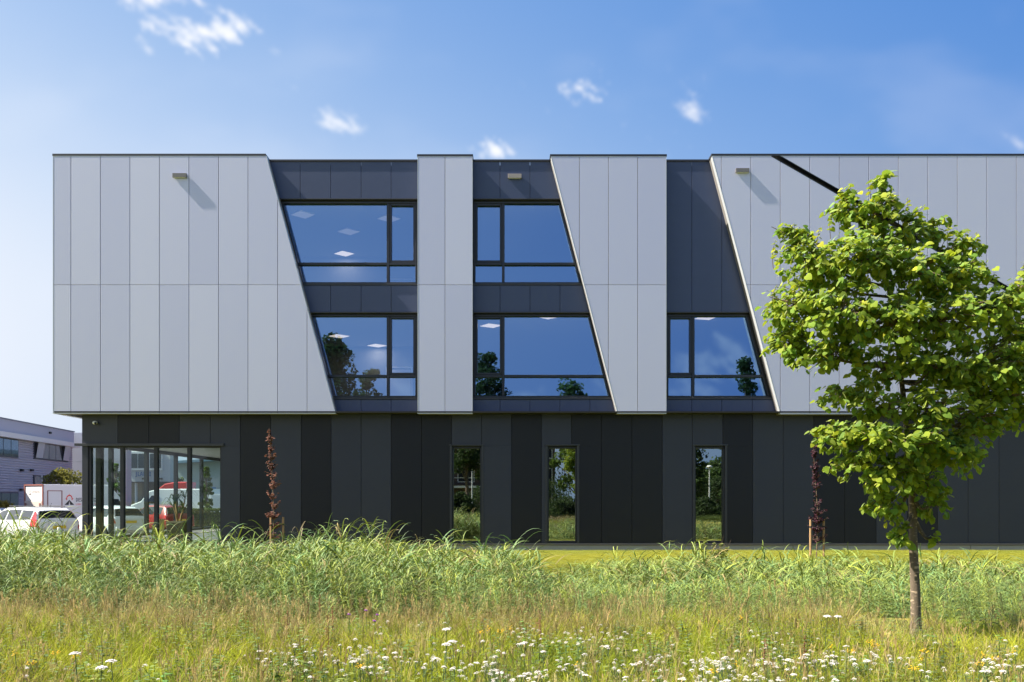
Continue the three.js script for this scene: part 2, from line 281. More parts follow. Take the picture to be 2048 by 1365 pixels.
// ground floor dark panels
const lowJ = [163, 235, 297, 358, 420, 480, 541, 602, 662, 722, 782, 843, 903, 963, 1023, 1083, 1143, 1203, 1264, 1325, 1385, 1446, 1506, 1567, 1628, 1690, 1753, 1815, 1876, 1937, 1999, 2060, 2121, 2182, 2243, 2304, 2365, 2426, 2487, 2548, 2609];
const darkRuns = [[235, 358], [480, 541], [602, 662], [782, 903], [1023, 1083], [1143, 1325], [1446, 1506], [1628, 1753], [1815, 1876], [2060, 2182], [2304, 2365], [2487, 2548]];
const lowWins = [[903, 963.5], [1094.5, 1155], [1389.5, 1451]];
const yT = XY(0, 829, DZ)[1] + 0.03, yB = XY(0, 1087, DZ)[1], yH = XY(0, 893, DZ)[1];
for (let i = 0; i < lowJ.length - 1; i++) {
  const a = lowJ[i], b = lowJ[i + 1], isDark = darkRuns.some(([s, e]) => a >= s - 2 && b <= e + 2), mats = isDark ? M.dark : M.mid, gx = 0.006;
  let parts = [[XY(a, 0, DZ)[0] + gx, XY(b, 0, DZ)[0] - gx, yB, yT]];
  const holes = [[175, 442], ...lowWins].map(([s, e]) => [XY(s, 0, DZ)[0], XY(e, 0, DZ)[0]]);
  for (const [h0, h1] of holes) parts = parts.flatMap(([x0, x1, y0, y1]) => { if (h1 <= x0 || h0 >= x1 || y0 >= yH) return [[x0, x1, y0, y1]]; const o = [[x0, x1, yH, y1]]; if (h0 > x0 + 0.01) o.push([x0, h0, y0, yH]); if (h1 < x1 - 0.01) o.push([h1, x1, y0, yH]); return o; });
  for (const [x0, x1, y0, y1] of parts) if (x1 - x0 > 0.03) obj('dark_panel', prism([[x0, y0], [x1, y0], [x1, y1], [x0, y1]], DZ - 0.06, DZ, 0.004), pick(mats), bld);
}
for (const [a, b] of lowWins) {
  makeWindow('narrow_window', [[a, 894], [b, 894], [b, 1086.5], [a, 1086.5]], { glass: M.glassLow });
  const q = (x0, x1, y0, y1) => G([[x0, y1], [x1, y1], [x1, y0], [x0, y0]], DZ);
  obj('flashing', prism(q(a - 5, b + 5, 889, 892), DZ - 0.05, DZ + 0.035, 0.004), M.flash, bld);
  obj('flashing', prism(q(a - 3.5, a + 0.6, 892.2, 1087), DZ - 0.2, DZ + 0.02, 0.004), M.flash, bld);
  obj('flashing', prism(q(b - 0.6, b + 3.5, 892.2, 1087), DZ - 0.2, DZ + 0.02, 0.004), M.flash, bld);
}
// corner glazing: front and side, with posts
const cornerHole = G([[175, 893], [441, 893], [441, 1087], [175, 1087]], DZ), LX = XY(163, 0, DZ)[0];
{
  const q = (x0, x1, y0, y1) => G([[x0, y1], [x1, y1], [x1, y0], [x0, y0]], DZ);
  obj('flashing', prism(q(150, 448, 887.5, 892.8), DZ - 0.05, DZ + 0.07, 0.004), M.flash, bld);
  const zc = DZ - 0.16;
  for (const [x0, x1] of [[169, 179], [237, 244.5], [305, 312.5], [371.5, 379], [438, 443]]) obj('mullion', prism(q(x0, x1, 893.2, 1086.8), zc - 0.09, zc + 0.07, 0.006), M.frame, bld);
  obj('frame', [prism(q(179, 438, 893.2, 896), zc - 0.07, zc + 0.06), prism(q(179, 438, 1083.5, 1086.8), zc - 0.07, zc + 0.06)], M.frame, bld);
  for (const [x0, x1] of [[178, 238], [243.5, 306], [311.5, 372.5], [378, 439]]) obj('pane', sheet(q(x0, x1, 895, 1084), zc), M.glassClear, bld);
  const yA = yB + 0.05, yC = 3.78;
  const sidePosts = [-2.45, -5.6, -8.7, -11.9, -15];
  for (const z of sidePosts) obj('mullion', box(0.14, yC - yA, 0.16, LX + 0.1, (yA + yC) / 2, z), M.frame, bld);
  obj('corner_column', rbox(0.2, yC - yA, 0.24, XD(199, 31.2), (yA + yC) / 2, -1.2, 0.02), M.black, bld);
  obj('frame', [box(0.14, 0.12, 15, LX + 0.1, yC - 0.06, -8.1), box(0.14, 0.1, 15, LX + 0.1, yA + 0.05, -8.1)], M.frame, bld);
  const zz = [-0.8, ...sidePosts];
  for (let i = 0; i < zz.length - 1; i++) { const L = zz[i] - zz[i + 1] - 0.1; obj('pane', new THREE.PlaneGeometry(L, yC - yA - 0.1).rotateY(-Math.PI / 2).translate(LX + 0.1, (yA + yC) / 2, (zz[i] + zz[i + 1]) / 2), M.glassClear, bld); }
  obj('dark_panel', box(0.08, XY(0, 828)[1] - yC - 0.005, 24, LX + 0.042, (XY(0, 828)[1] + yC) / 2, -12.5), M.mid[0], bld);
}
// structure behind the cladding
const yS = XY(0, 828)[1], Xl = XY(105, 0)[0];
const upHoles = windowHoles.filter((h) => h[0][1] > 4.6), loHoles = windowHoles.filter((h) => h[0][1] < 4.6);
obj('outer_wall', wallWithHoles(Xl + 0.03, yS + 0.12, BX1, 13.28, upHoles, 0.22, DZ - 0.31), M.backing, bld);
obj('outer_wall', wallWithHoles(LX + 0.05, 0.02, BX1, yS + 0.11, [...loHoles, cornerHole], 0.2, DZ - 0.29), M.backing, bld);
obj('soffit', box(BX1 - Xl - 0.1, 0.05, 0.72, (Xl + BX1) / 2, yS + 0.06, DZ + 0.1), M.backing, bld);
obj('soffit', box(LX - Xl + 0.25, 0.05, 24, (Xl + LX) / 2 + 0.1, yS + 0.06, -12.6), M.backing, bld);
obj('side_wall', box(0.2, 13.3 - yS, 24.5, Xl + 0.11, (13.3 + yS) / 2, -12.75), M.grey[1], bld);
obj('side_wall', box(0.2, 13.3, 24.5, BX1 + 0.1, 6.65, -12.75), M.grey[1], bld);
obj('rear_wall', wallWithHoles(LX, 0.02, BX1, 13.3, [], 0.2, -25.2), M.grey[1], bld);
obj('roof', box(BX1 - Xl - 0.3, 0.3, 24.3, (Xl + BX1) / 2, 12.6, -12.95), M.concrete, bld);
{
  const plY = XY(0, 1091.5, DZ)[1];
  for (let x = LX + 0.01, i = 0; x < BX1; x += 6.1, i++) obj('plinth', prism([[x + 0.008, -0.3], [Math.min(x + 6.1, BX1) - 0.008, -0.3], [Math.min(x + 6.1, BX1) - 0.008, plY], [x + 0.008, plY]], DZ - 0.28, DZ - 0.01, 0.008), M.concrete, bld);
  obj('flashing', prism([[LX - 0.02, plY + 0.004], [BX1, plY + 0.004], [BX1, yB - 0.004], [LX - 0.02, yB - 0.004]], DZ - 0.2, DZ + 0.025, 0.005), std([0.14, 0.12, 0.115], 0.5), bld);
}
// interior: slabs, ceilings, partitions
const zi = DZ - 0.33, zb = -17, xm = (Xl + BX1) / 2, wi = BX1 - Xl - 0.5;
obj('ground_floor', box(BX1 - LX - 0.2, 0.2, 24, (LX + BX1) / 2, 0.1, -12.8), M.carpet, bld);
obj('floor_slab', box(wi, 0.3, 24, xm, yS + 0.28, -12.8), M.plaster, bld);
obj('floor_slab', box(wi, 0.62, 24, xm, 8.52, -12.8), M.plaster, bld);
obj('upper_ceiling', box(wi, 0.2, 24, xm, 12.1, -12.8), M.ceiling, bld);
for (const [y0, y1] of [[yS + 0.44, 8.2], [8.84, 11.99]]) {
  const yc = (y0 + y1) / 2, h = y1 - y0;
  obj('inner_wall', box(wi, h, 0.12, xm, yc, zb), M.inwall, bld);
  obj('carpet', box(wi, 0.02, 16, xm, y0 + 0.012, -9), M.carpet, bld);
  for (const x of [3.9, -1.9]) obj('inner_wall', box(0.1, h, x > 0 ? 16 : 9, x, yc, x > 0 ? -9 : -12.4), M.inwall, bld);
  obj('inner_wall', box(5.2, h, 0.1, -6.2, yc, -7.5), M.inwall, bld);
  obj('inner_door', [box(0.95, 2.1, 0.05, -4.75, y0 + 1.07, -7.42), box(0.06, 2.2, 0.09, -5.28, y0 + 1.12, -7.42), box(0.06, 2.2, 0.09, -4.22, y0 + 1.12, -7.42), box(1.1, 0.06, 0.09, -4.75, y0 + 2.2, -7.42)], M.white, bld);
}
obj('lower_ceiling', box(5, 0.3, 15.4, LX + 2.6, 3.95, -8.5), M.ceiling, bld);
obj('inner_wall', box(0.12, 3.7, 15.5, LX + 5.15, 2.0, -8.55), M.inwall, bld);
obj('inner_wall', box(5, 3.7, 0.12, LX + 2.7, 2.0, -16.3), M.inwall, bld);
obj('inner_wall', box(36, 4.2, 0.12, 8.6, 2.2, -5), M.black, bld);  // black colour stands in for the dim rooms behind the narrow windows
// ceiling lights: [px, py, ceiling height, on]
for (const [px, py, yc, on, turn, where] of [[605, 428, 12, 0, 0.785, 'dim square ceiling panel high in the upper slanted window beside the wide silver block'], [697, 462, 12, 0, 0.785, 'dim square ceiling panel in the middle of the upper slanted window'], [778, 436, 12, 0, 0.785, 'dim square ceiling panel behind the upper window post beside the narrow silver block'], [688, 506, 12, 1, 0.785, 'small lit ceiling panel just above the transom of the upper slanted window'], [712, 543, 12, 1, 0.785, 'lit square ceiling panel below the transom of the upper slanted window'], [678, 671, 8.2, 1, 0.785, 'lit ceiling panel above the tree mirrored in the lower slanted window'], [754, 690, 8.2, 1, 0.785, 'lit ceiling panel beside the post of the lower slanted window'], [826, 707, 8.2, 1, 0.785, 'lit ceiling panel in the opening sash of the lower slanted window'], [982, 650, 8.2, 1, 0.6, 'lit ceiling panel in the sash beside the narrow silver block'], [1097, 632, 8.2, 1, 0.785, 'lit ceiling panel at the head of the middle lower window'], [1412, 634, 8.2, 1, 0.3, 'lit ceiling panel in the single slanted window']]) {
  const d = (yc - EYE) * F / (HOR - py), x = XD(px, d), z = CZ - d;
  const t = thing('ceiling_light', where, 'ceiling light', [x, yc - 0.005, z], turn);
  obj('housing', box(0.62, 0.03, 0.62, 0, -0.012, 0), M.white, t);
  obj('diffuser', box(0.57, 0.012, 0.57, 0, -0.034, 0), on ? M.led : M.ledOff, t);
  if (on) { const l = new THREE.RectAreaLight(C(1, 0.93, 0.8), 4, 0.55, 0.55); l.position.set(x, yc - 0.06, z); l.lookAt(x, yc - 2, z); l.name = 'ceiling_panel_light'; scene.add(l); }
}
// wall lights
for (const [x0, x1, y0, y1, z, m, label] of [[346, 374, 348, 356.5, 0, std([0.16, 0.15, 0.15], 0.4), 'dark bar wall light on the wide silver panels beside the roof corner'], [1016, 1043, 349.5, 358, DZ, std([0.3, 0.26, 0.24], 0.5), 'brownish bar wall light on the dark panels above the middle window'], [1471, 1498, 338, 346.5, 0, std([0.16, 0.15, 0.15], 0.4), 'dark bar wall light on the silver panels beside the slanted groove']]) {
  const [a, b] = XY(x0, y1, z), [c, d] = XY(x1, y0, z), t = thing('wall_light', label, 'wall light', [(a + c) / 2, (b + d) / 2, z + 0.003]);
  obj('housing', rbox(c - a, d - b, 0.075, 0, 0, 0.05, 0.008), m, t); obj('back_plate', box(c - a - 0.06, d - b - 0.03, 0.016, 0, 0, 0.008), M.steel, t);
  obj('lens', box(c - a - 0.05, 0.006, 0.05, 0, -(d - b) / 2 - 0.002, 0.05), M.white, t);
}
{ const [x, y] = XY(191, 846, DZ), t = thing('security_camera', 'small dome security camera on the dark wall above the corner glazing', 'camera', [x, y, DZ + 0.002]);
  obj('bracket', bar([0, 0, 0], [0, 0, 0.06], 0.05, 14), M.steel, t); obj('housing', new THREE.SphereGeometry(0.075, 16, 12).scale(1.1, 0.85, 1).translate(0.02, -0.01, 0.11), M.white, t); obj('lens', new THREE.SphereGeometry(0.045, 12, 10).translate(0.055, -0.03, 0.15), M.black, t); }

// ---------- vehicles ----------
const carGlass = phys([0.02, 0.025, 0.03], 0.03, { clearcoat: 1 }), tyre = std([0.02, 0.02, 0.02], 0.9), tailRed = phys([0.55, 0.012, 0.01], 0.12, { clearcoat: 1 }), tailOrange = phys([0.75, 0.16, 0.05], 0.15, { clearcoat: 1 }), plateM = std([0.75, 0.5, 0.02], 0.5);
const paint = (c) => phys(c, 0.35, { clearcoat: 1, clearcoatRoughness: 0.03 });
function makeCar(name, label, pos, turn, o) {
  const t = thing(name, label, 'car', pos, turn), k = o.k, hs = o.h;
  // stations from the tail: s, bottom, belt, top, half width at belt, half width at roof
  const S = (o.estate ? [[0, 0.4, 0.62, 0.68, 0.74, 0.7], [0.04, 0.3, 0.86, 0.92, 0.82, 0.76], [0.1, 0.26, 0.96, 1.0, 0.85, 0.8], [0.3, 0.24, 0.97, 1.34, 0.86, 0.66], [0.44, 0.24, 0.96, 1.42, 0.87, 0.64], [1.6, 0.22, 0.93, 1.47, 0.88, 0.64], [2.5, 0.22, 0.92, 1.44, 0.88, 0.63], [3.0, 0.22, 0.92, 1.2, 0.87, 0.68], [3.35, 0.22, 0.91, 0.98, 0.86, 0.74], [4.1, 0.25, 0.78, 0.84, 0.82, 0.7], [4.42, 0.3, 0.62, 0.66, 0.74, 0.66], [4.5, 0.4, 0.52, 0.56, 0.66, 0.6]]
    : [[0, 0.4, 0.62, 0.68, 0.72, 0.68], [0.04, 0.3, 0.86, 0.9, 0.79, 0.74], [0.1, 0.26, 0.94, 0.98, 0.82, 0.76], [0.36, 0.24, 0.95, 1.34, 0.83, 0.62], [0.52, 0.24, 0.94, 1.41, 0.835, 0.6], [1.3, 0.22, 0.92, 1.47, 0.84, 0.61], [2.0, 0.22, 0.91, 1.43, 0.84, 0.6], [2.6, 0.22, 0.9, 1.12, 0.83, 0.67], [2.85, 0.22, 0.89, 0.97, 0.82, 0.7], [3.55, 0.25, 0.76, 0.82, 0.78, 0.66], [3.82, 0.3, 0.6, 0.64, 0.7, 0.62], [3.9, 0.4, 0.5, 0.54, 0.62, 0.56]]).map(([s, a, b, c, d, e]) => [s * k, a * hs, b * hs, c * hs, d * o.w, e * o.w]);
  const sec = ([s, yb, be, to, w, wt]) => [[0, yb], [w * 0.85, yb], [w * 0.97, yb + 0.12], [w * 1.01, (yb + be) / 2 + 0.05], [w * 0.975, be], [wt + 0.02, to - 0.06], [wt - 0.09, to - 0.005], [0, to + 0.015]].map(([x, y]) => [x, y, -s]);
  const at = (s, v) => { let i = 0; while (i < S.length - 2 && S[i + 1][0] < s) i++; const u = clamp((s - S[i][0]) / (S[i + 1][0] - S[i][0]), 0, 1), a = sec(S[i]), b = sec(S[i + 1]), j = Math.min(Math.floor(v), 6), q = v - j; return [0, 1, 2].map((c) => lerp(lerp(a[j][c], a[j + 1][c], q), lerp(b[j][c], b[j + 1][c], q), u)); };
  const grid = (ss, vs, off, side) => {
    const pos = [], idx = [], E = 0.01;
    ss.forEach((s, i) => vs.forEach((v, j) => {
      const p = at(s, v), a = V3(...at(Math.min(s + E, S.at(-1)[0]), v)).sub(V3(...at(Math.max(s - E, 0), v))), b = V3(...at(s, Math.min(v + 0.02, 7))).sub(V3(...at(s, Math.max(v - 0.02, 0)))), n = b.cross(a).normalize(); if (n.dot(V3(p[0], p[1] - 0.55, p[2] + S.at(-1)[0] / 2)) < 0) n.negate();
      pos.push((p[0] + n.x * off) * side, p[1] + n.y * off, p[2] + n.z * off);
      if (i && j) { const q = (i - 1) * vs.length + j - 1, r = q + vs.length; side > 0 ? idx.push(q, r, q + 1, q + 1, r, r + 1) : idx.push(q, q + 1, r, q + 1, r + 1, r); }
    }));
    const g = new THREE.BufferGeometry(); g.setAttribute('position', new THREE.Float32BufferAttribute(pos, 3)); g.setIndex(idx); g.computeVertexNormals(); g.setAttribute('uv', new THREE.Float32BufferAttribute(new Float32Array(pos.length / 3 * 2), 2)); return g;
  };
  const ss = []; for (let i = 0; i < S.length - 1; i++) for (let q = 0; q < 4; q++) ss.push(lerp(S[i][0], S[i + 1][0], q / 4)); ss.push(S.at(-1)[0]);
  const vs = []; for (let v = 0; v <= 7; v += 0.5) vs.push(v);
  const cap = (st, f) => { const p = sec(st), pos = []; for (const sd of [1, -1]) for (let i = 1; i < p.length - 1; i++) { const q = [p[0], p[i], p[i + 1]]; if (sd * f < 0) q.reverse(); q.forEach((c) => pos.push(c[0] * sd, c[1], c[2])); } const g = new THREE.BufferGeometry(); g.setAttribute('position', new THREE.Float32BufferAttribute(pos, 3)); g.computeVertexNormals(); g.setAttribute('uv', new THREE.Float32BufferAttribute(new Float32Array(pos.length / 3 * 2), 2)); return g; };
  obj('body', [grid(ss, vs, 0, 1), grid(ss, vs, 0, -1), cap(S[0], 1), cap(S.at(-1), -1)], o.paint, t);
  const r = (a, b, n) => Array.from({ length: n + 1 }, (_, i) => lerp(a, b, i / n));
  for (const sd of [1, -1]) {
    for (const [a, b] of o.sideWins) obj('side_window', grid(r(a * k, b * k, 4), r(4.12, 4.92, 4), 0.006, sd), carGlass, t);
    obj('tail_light', grid(r(o.tailS[0] * k, o.tailS[1] * k, 6), r(...o.tailV, 6), 0.016, sd), o.tail, t);
  }
  const q = S[2][0] + 0.03, q2 = S[3][0] - 0.01;
  obj('rear_window', [grid(r(q, q2, 4), r(5.35, 7, 6), 0.008, 1), grid(r(q, q2, 4), r(5.35, 7, 6), 0.008, -1)], carGlass, t);
  const f0 = S[6][0] + 0.1, f1 = S[8][0] - 0.06;
  obj('windscreen', [grid(r(f0, f1, 4), r(5.3, 7, 6), 0.007, 1), grid(r(f0, f1, 4), r(5.3, 7, 6), 0.007, -1)], carGlass, t);
  obj('number_plate', rbox(0.52, 0.11, 0.02, 0, o.plateY, 0.012 + o.plateZ, 0.004), plateM, t);
  obj('bumper', rbox(1.5 * o.w, 0.2, 0.12, 0, 0.47, 0.02, 0.05), o.paint, t);
  if (o.rails) for (const sd of [1, -1]) obj('roof_rail', bar([sd * 0.58, 1.49, -0.6], [sd * 0.58, 1.5, -2.3], 0.018, 8), M.black, t);
  obj('aerial', bar([0, 1.46 * hs, -0.6], [0, 1.62 * hs, -0.5], 0.006, 5), M.black, t);
  for (const sd of [1, -1]) for (const s of [0.78 * k, S.at(-1)[0] - 0.85 * k]) { const w = obj('wheel', new THREE.CylinderGeometry(0.31, 0.31, 0.2, 22).rotateZ(Math.PI / 2).translate(sd * 0.78 * o.w, 0.31, -s), tyre, t); obj('rim', new THREE.CylinderGeometry(0.2, 0.2, 0.03, 16).rotateZ(Math.PI / 2).translate(sd * (0.78 * o.w + 0.1), 0.31, -s), M.steel, w); }
  return t;
}
const whiteP = paint([0.78, 0.79, 0.8]);
makeCar('parked_car', 'white estate car with tall red tail lights and roof rails', [XD(118, 33.2), 0.02, CZ - 33.2], 1.02, { estate: true, k: 1, h: 1, w: 1, paint: whiteP, tail: tailRed, sideWins: [[0.5, 1.2], [1.27, 2.1], [2.17, 2.9]], tailS: [0.01, 0.42], tailV: [3.3, 4.97], rails: true, plateY: 0.72, plateZ: 0 });
makeCar('parked_car', 'white small hatchback with orange tail lights seen through the corner glazing', [XD(262, 38.8), 0.02, CZ - 38.8], 1.0, { estate: false, k: 1, h: 1.0, w: 1, paint: whiteP, tail: tailOrange, sideWins: [[0.55, 1.05], [1.12, 2.3]], tailS: [0.02, 0.3], tailV: [3.5, 4.8], plateY: 0.76, plateZ: 0 });
makeCar('parked_car', 'red hatchback behind the potted palm', [XD(362, 44), 0.02, CZ - 44], 1.0, { estate: false, k: 1, h: 1.0, w: 1, paint: paint([0.28, 0.014, 0.012]), tail: tailRed, sideWins: [[0.55, 1.05], [1.12, 2.3]], tailS: [0.02, 0.25], tailV: [3.5, 4.6], plateY: 0.7, plateZ: 0 });
makeCar('parked_car', 'dark blue car half hidden behind the white estate car', [XD(38, 41), 0.02, CZ - 41], 1.3, { estate: true, k: 1, h: 0.92, w: 1, paint: paint([0.015, 0.025, 0.06]), tail: tailRed, sideWins: [[0.5, 1.2], [1.27, 2.1], [2.17, 2.9]], tailS: [0.02, 0.3], tailV: [3.5, 4.4], plateY: 0.6, plateZ: 0 });

function printTex(w, h, draw) { const c = document.createElement('canvas'); c.width = w; c.height = h; const x = c.getContext('2d'); draw(x, w, h); const t = new THREE.CanvasTexture(c); t.colorSpace = THREE.SRGBColorSpace; t.magFilter = THREE.LinearFilter; return t; }
function logo(x, cx, cy, r, small) {
  x.strokeStyle = '#d8392f'; x.lineWidth = r * 0.24; x.beginPath(); x.arc(cx, cy, r * 0.72, Math.PI * 0.86, Math.PI * 2.14); x.stroke();
  x.fillStyle = '#d8392f'; for (const a of [0, Math.PI, -Math.PI / 2]) { x.save(); x.translate(cx, cy); x.rotate(a); x.beginPath(); x.moveTo(r * 0.6, -r * 0.09); x.lineTo(r * 1.25, 0); x.lineTo(r * 0.6, r * 0.09); x.fill(); x.restore(); }
  x.fillStyle = '#2b2b30'; x.beginPath(); x.moveTo(cx, cy + r * 0.25); x.lineTo(cx + r * 1.3, cy + r * 1.35); x.lineTo(cx + r * 0.22, cy + r * 1.35); x.lineTo(cx, cy + r * 0.5); x.lineTo(cx - r * 0.22, cy + r * 1.35); x.lineTo(cx - r * 1.3, cy + r * 1.35); x.fill();
}
{
  const truckW = std([0.74, 0.72, 0.72], 0.45), frameM = std([0.3, 0.12, 0.1], 0.5);
  const t = thing('box_truck', 'white box truck with red compass logo behind the white estate car', 'truck', [XD(62, 50) , 0.02, CZ - 50 - 0.3], -0.62);
  const w = 2.1, y0 = 0.62, y1 = 2.56, L = 3.5;
  obj('cargo_box', rbox(w, y1 - y0, L, 0, (y0 + y1) / 2, -L / 2, 0.03), truckW, t);
  const side = printTex(1024, 460, (x, W2, H2) => { x.fillStyle = '#e0dcdb'; x.fillRect(0, 0, W2, H2); logo(x, 425, 190, 66); x.fillStyle = '#2b2b30'; x.font = 'bold 76px sans-serif'; x.fillText('DESTINATION', 535, 232, 420); x.fillStyle = '#d8392f'; x.font = 'bold 34px sans-serif'; const s = 'LOGISTICS B.V.'; for (let i = 0; i < s.length; i++) x.fillText(s[i], 537 + i * 28, 282); });
  obj('printed_side', new THREE.PlaneGeometry(L - 0.1, y1 - y0 - 0.1).rotateY(Math.PI / 2).translate(w / 2 + 0.005, (y0 + y1) / 2, -L / 2), new THREE.MeshStandardMaterial({ map: side, roughness: 0.45 }), t);
  const d = obj('side_door', box(0.02, 1.5, 0.74, w / 2 + 0.014, 1.42, -0.62), truckW, t);
  obj('door_frame', [box(0.03, 1.56, 0.04, w / 2 + 0.02, 1.42, -0.22), box(0.03, 1.56, 0.05, w / 2 + 0.02, 1.42, -1.02), box(0.03, 0.04, 0.84, w / 2 + 0.02, 2.2, -0.62)], frameM, d);
  const rear = printTex(512, 220, (x, W2, H2) => { x.fillStyle = '#e6dedb'; x.fillRect(0, 0, W2, H2); logo(x, 140, 95, 34); x.fillStyle = '#55555a'; x.font = 'bold 52px sans-serif'; x.fillText('DESTINATION', 200, 110, 230); });
  obj('rear_door', new THREE.PlaneGeometry(w - 0.2, 0.78).translate(0, y1 - 0.5, 0.012), new THREE.MeshStandardMaterial({ map: rear, roughness: 0.5 }), t);
  obj('tail_lift', rbox(w - 0.16, 1.05, 0.06, 0, 1.1, 0.04, 0.015), std([0.6, 0.52, 0.47], 0.5), t);
  for (const s of [1, -1]) obj('lift_bracket', box(0.12, 0.5, 0.04, s * 0.8, 1.25, 0.085), frameM, t);
  obj('rear_frame', [box(0.08, y1 - y0, 0.06, w / 2 - 0.03, (y0 + y1) / 2, 0.03), box(0.08, y1 - y0, 0.06, -w / 2 + 0.03, (y0 + y1) / 2, 0.03), box(w, 0.07, 0.06, 0, y1 - 0.03, 0.03)], frameM, t);
  // cab: side outline, extruded across
  const prof = new THREE.Shape([[4.32, 0.45], [6.2, 0.45], [6.25, 0.95], [5.95, 1.12], [5.25, 1.95], [4.75, 2.5], [4.32, 2.52]].map((p) => new THREE.Vector2(...p)));
  obj('cab', new THREE.ExtrudeGeometry(prof, { depth: 1.76, bevelEnabled: true, bevelSize: 0.06, bevelThickness: 0.08, bevelSegments: 2 }).rotateY(Math.PI / 2).translate(-0.88, 0, 0.8), truckW, t);
  const win = new THREE.Shape([[4.75, 1.15], [5.7, 1.15], [5.3, 1.72], [4.75, 1.75]].map((p) => new THREE.Vector2(...p)));
  for (const s of [1, -1]) obj('side_window', new THREE.ExtrudeGeometry(win, { depth: 0.01, bevelEnabled: false }).rotateY(Math.PI / 2).translate(s * 0.97 - 0.005, 0, 0.8), carGlass, t);
  for (const s of [1, -1]) obj('mirror', rbox(0.16, 0.3, 0.08, s * 1.12, 1.35, -4.8, 0.03), M.black, t);
  obj('chassis', box(0.9, 0.2, 4.8, 0, 0.52, -2.5), M.black, t);
  for (const s of [1, -1]) for (const z of [-0.9, -4.55]) { const wh = obj('wheel', new THREE.CylinderGeometry(0.35, 0.35, 0.24, 20).rotateZ(Math.PI / 2).translate(s * 0.85, 0.35, z), tyre, t); obj('rim', new THREE.CylinderGeometry(0.2, 0.2, 0.03, 14).rotateZ(Math.PI / 2).translate(s * 0.975, 0.35, z), M.steel, wh); }
}
{ // white van and a red lorry behind the hedge
  const d = 62, t = thing('delivery_van', 'white delivery van with sloping windscreen behind the hedge', 'van', [XD(300, d), 0.02, CZ - d], 0);
  const prof = new THREE.Shape([[-0.9, 0.35], [4.6, 0.35], [4.6, 2.35], [1.0, 2.35], [0.35, 2.2], [-0.25, 1.5], [-0.9, 1.25]].map((p) => new THREE.Vector2(...p)));
  obj('body', new THREE.ExtrudeGeometry(prof, { depth: 1.8, bevelEnabled: true, bevelSize: 0.06, bevelThickness: 0.06, bevelSegments: 2 }).translate(0, 0, -0.9), whiteP, t);
  obj('side_window', prism([[0.05, 1.4], [1.0, 1.4], [1.0, 1.95], [0.5, 1.95]], 0.965, 0.98), carGlass, t);
  obj('windscreen', prism([[-0.36, 1.48], [0.28, 2.22], [0.33, 2.18], [-0.3, 1.43]], -0.8, 0.8).translate(-0.06, 0.06, 0), carGlass, t);
  for (const x of [0, 3.6]) { const w = obj('wheel', new THREE.CylinderGeometry(0.33, 0.33, 1.95, 18).rotateX(Math.PI / 2).translate(x, 0.33, 0), tyre, t); obj('rim', new THREE.CylinderGeometry(0.2, 0.2, 0.03, 14).rotateX(Math.PI / 2).translate(x, 0.33, 0.98), M.steel, w); }
  const d2 = 70, l = thing('lorry', 'red lorry with rounded cab roof standing behind the white van', 'truck', [XD(322, d2), 0.02, CZ - d2], 0);
  const red = paint([0.62, 0.03, 0.02]), pr = new THREE.Shape([[0, 0.5], [2.3, 0.5], [2.3, 2.95], [1.5, 2.95], [0.7, 2.8], [0.15, 2.35], [0, 1.4]].map((p) => new THREE.Vector2(...p)));
  obj('cab', new THREE.ExtrudeGeometry(pr, { depth: 2, bevelEnabled: true, bevelSize: 0.08, bevelThickness: 0.08, bevelSegments: 2 }).translate(0, 0, -1), red, l);
  obj('side_window', prism([[0.3, 1.6], [1.3, 1.6], [1.3, 2.3], [0.5, 2.3]], 1.085, 1.1), carGlass, l);
  obj('cargo_box', rbox(3.6, 1.6, 2.2, 4.2, 1.5, 0, 0.04), std([0.45, 0.45, 0.44], 0.6), l);
  obj('chassis', box(5.8, 0.3, 0.9, 3, 0.5, 0), M.black, l);
  for (const x of [0.8, 4.8]) obj('wheel', new THREE.CylinderGeometry(0.42, 0.42, 2.1, 18).rotateX(Math.PI / 2).translate(x, 0.42, 0), tyre, l);
}

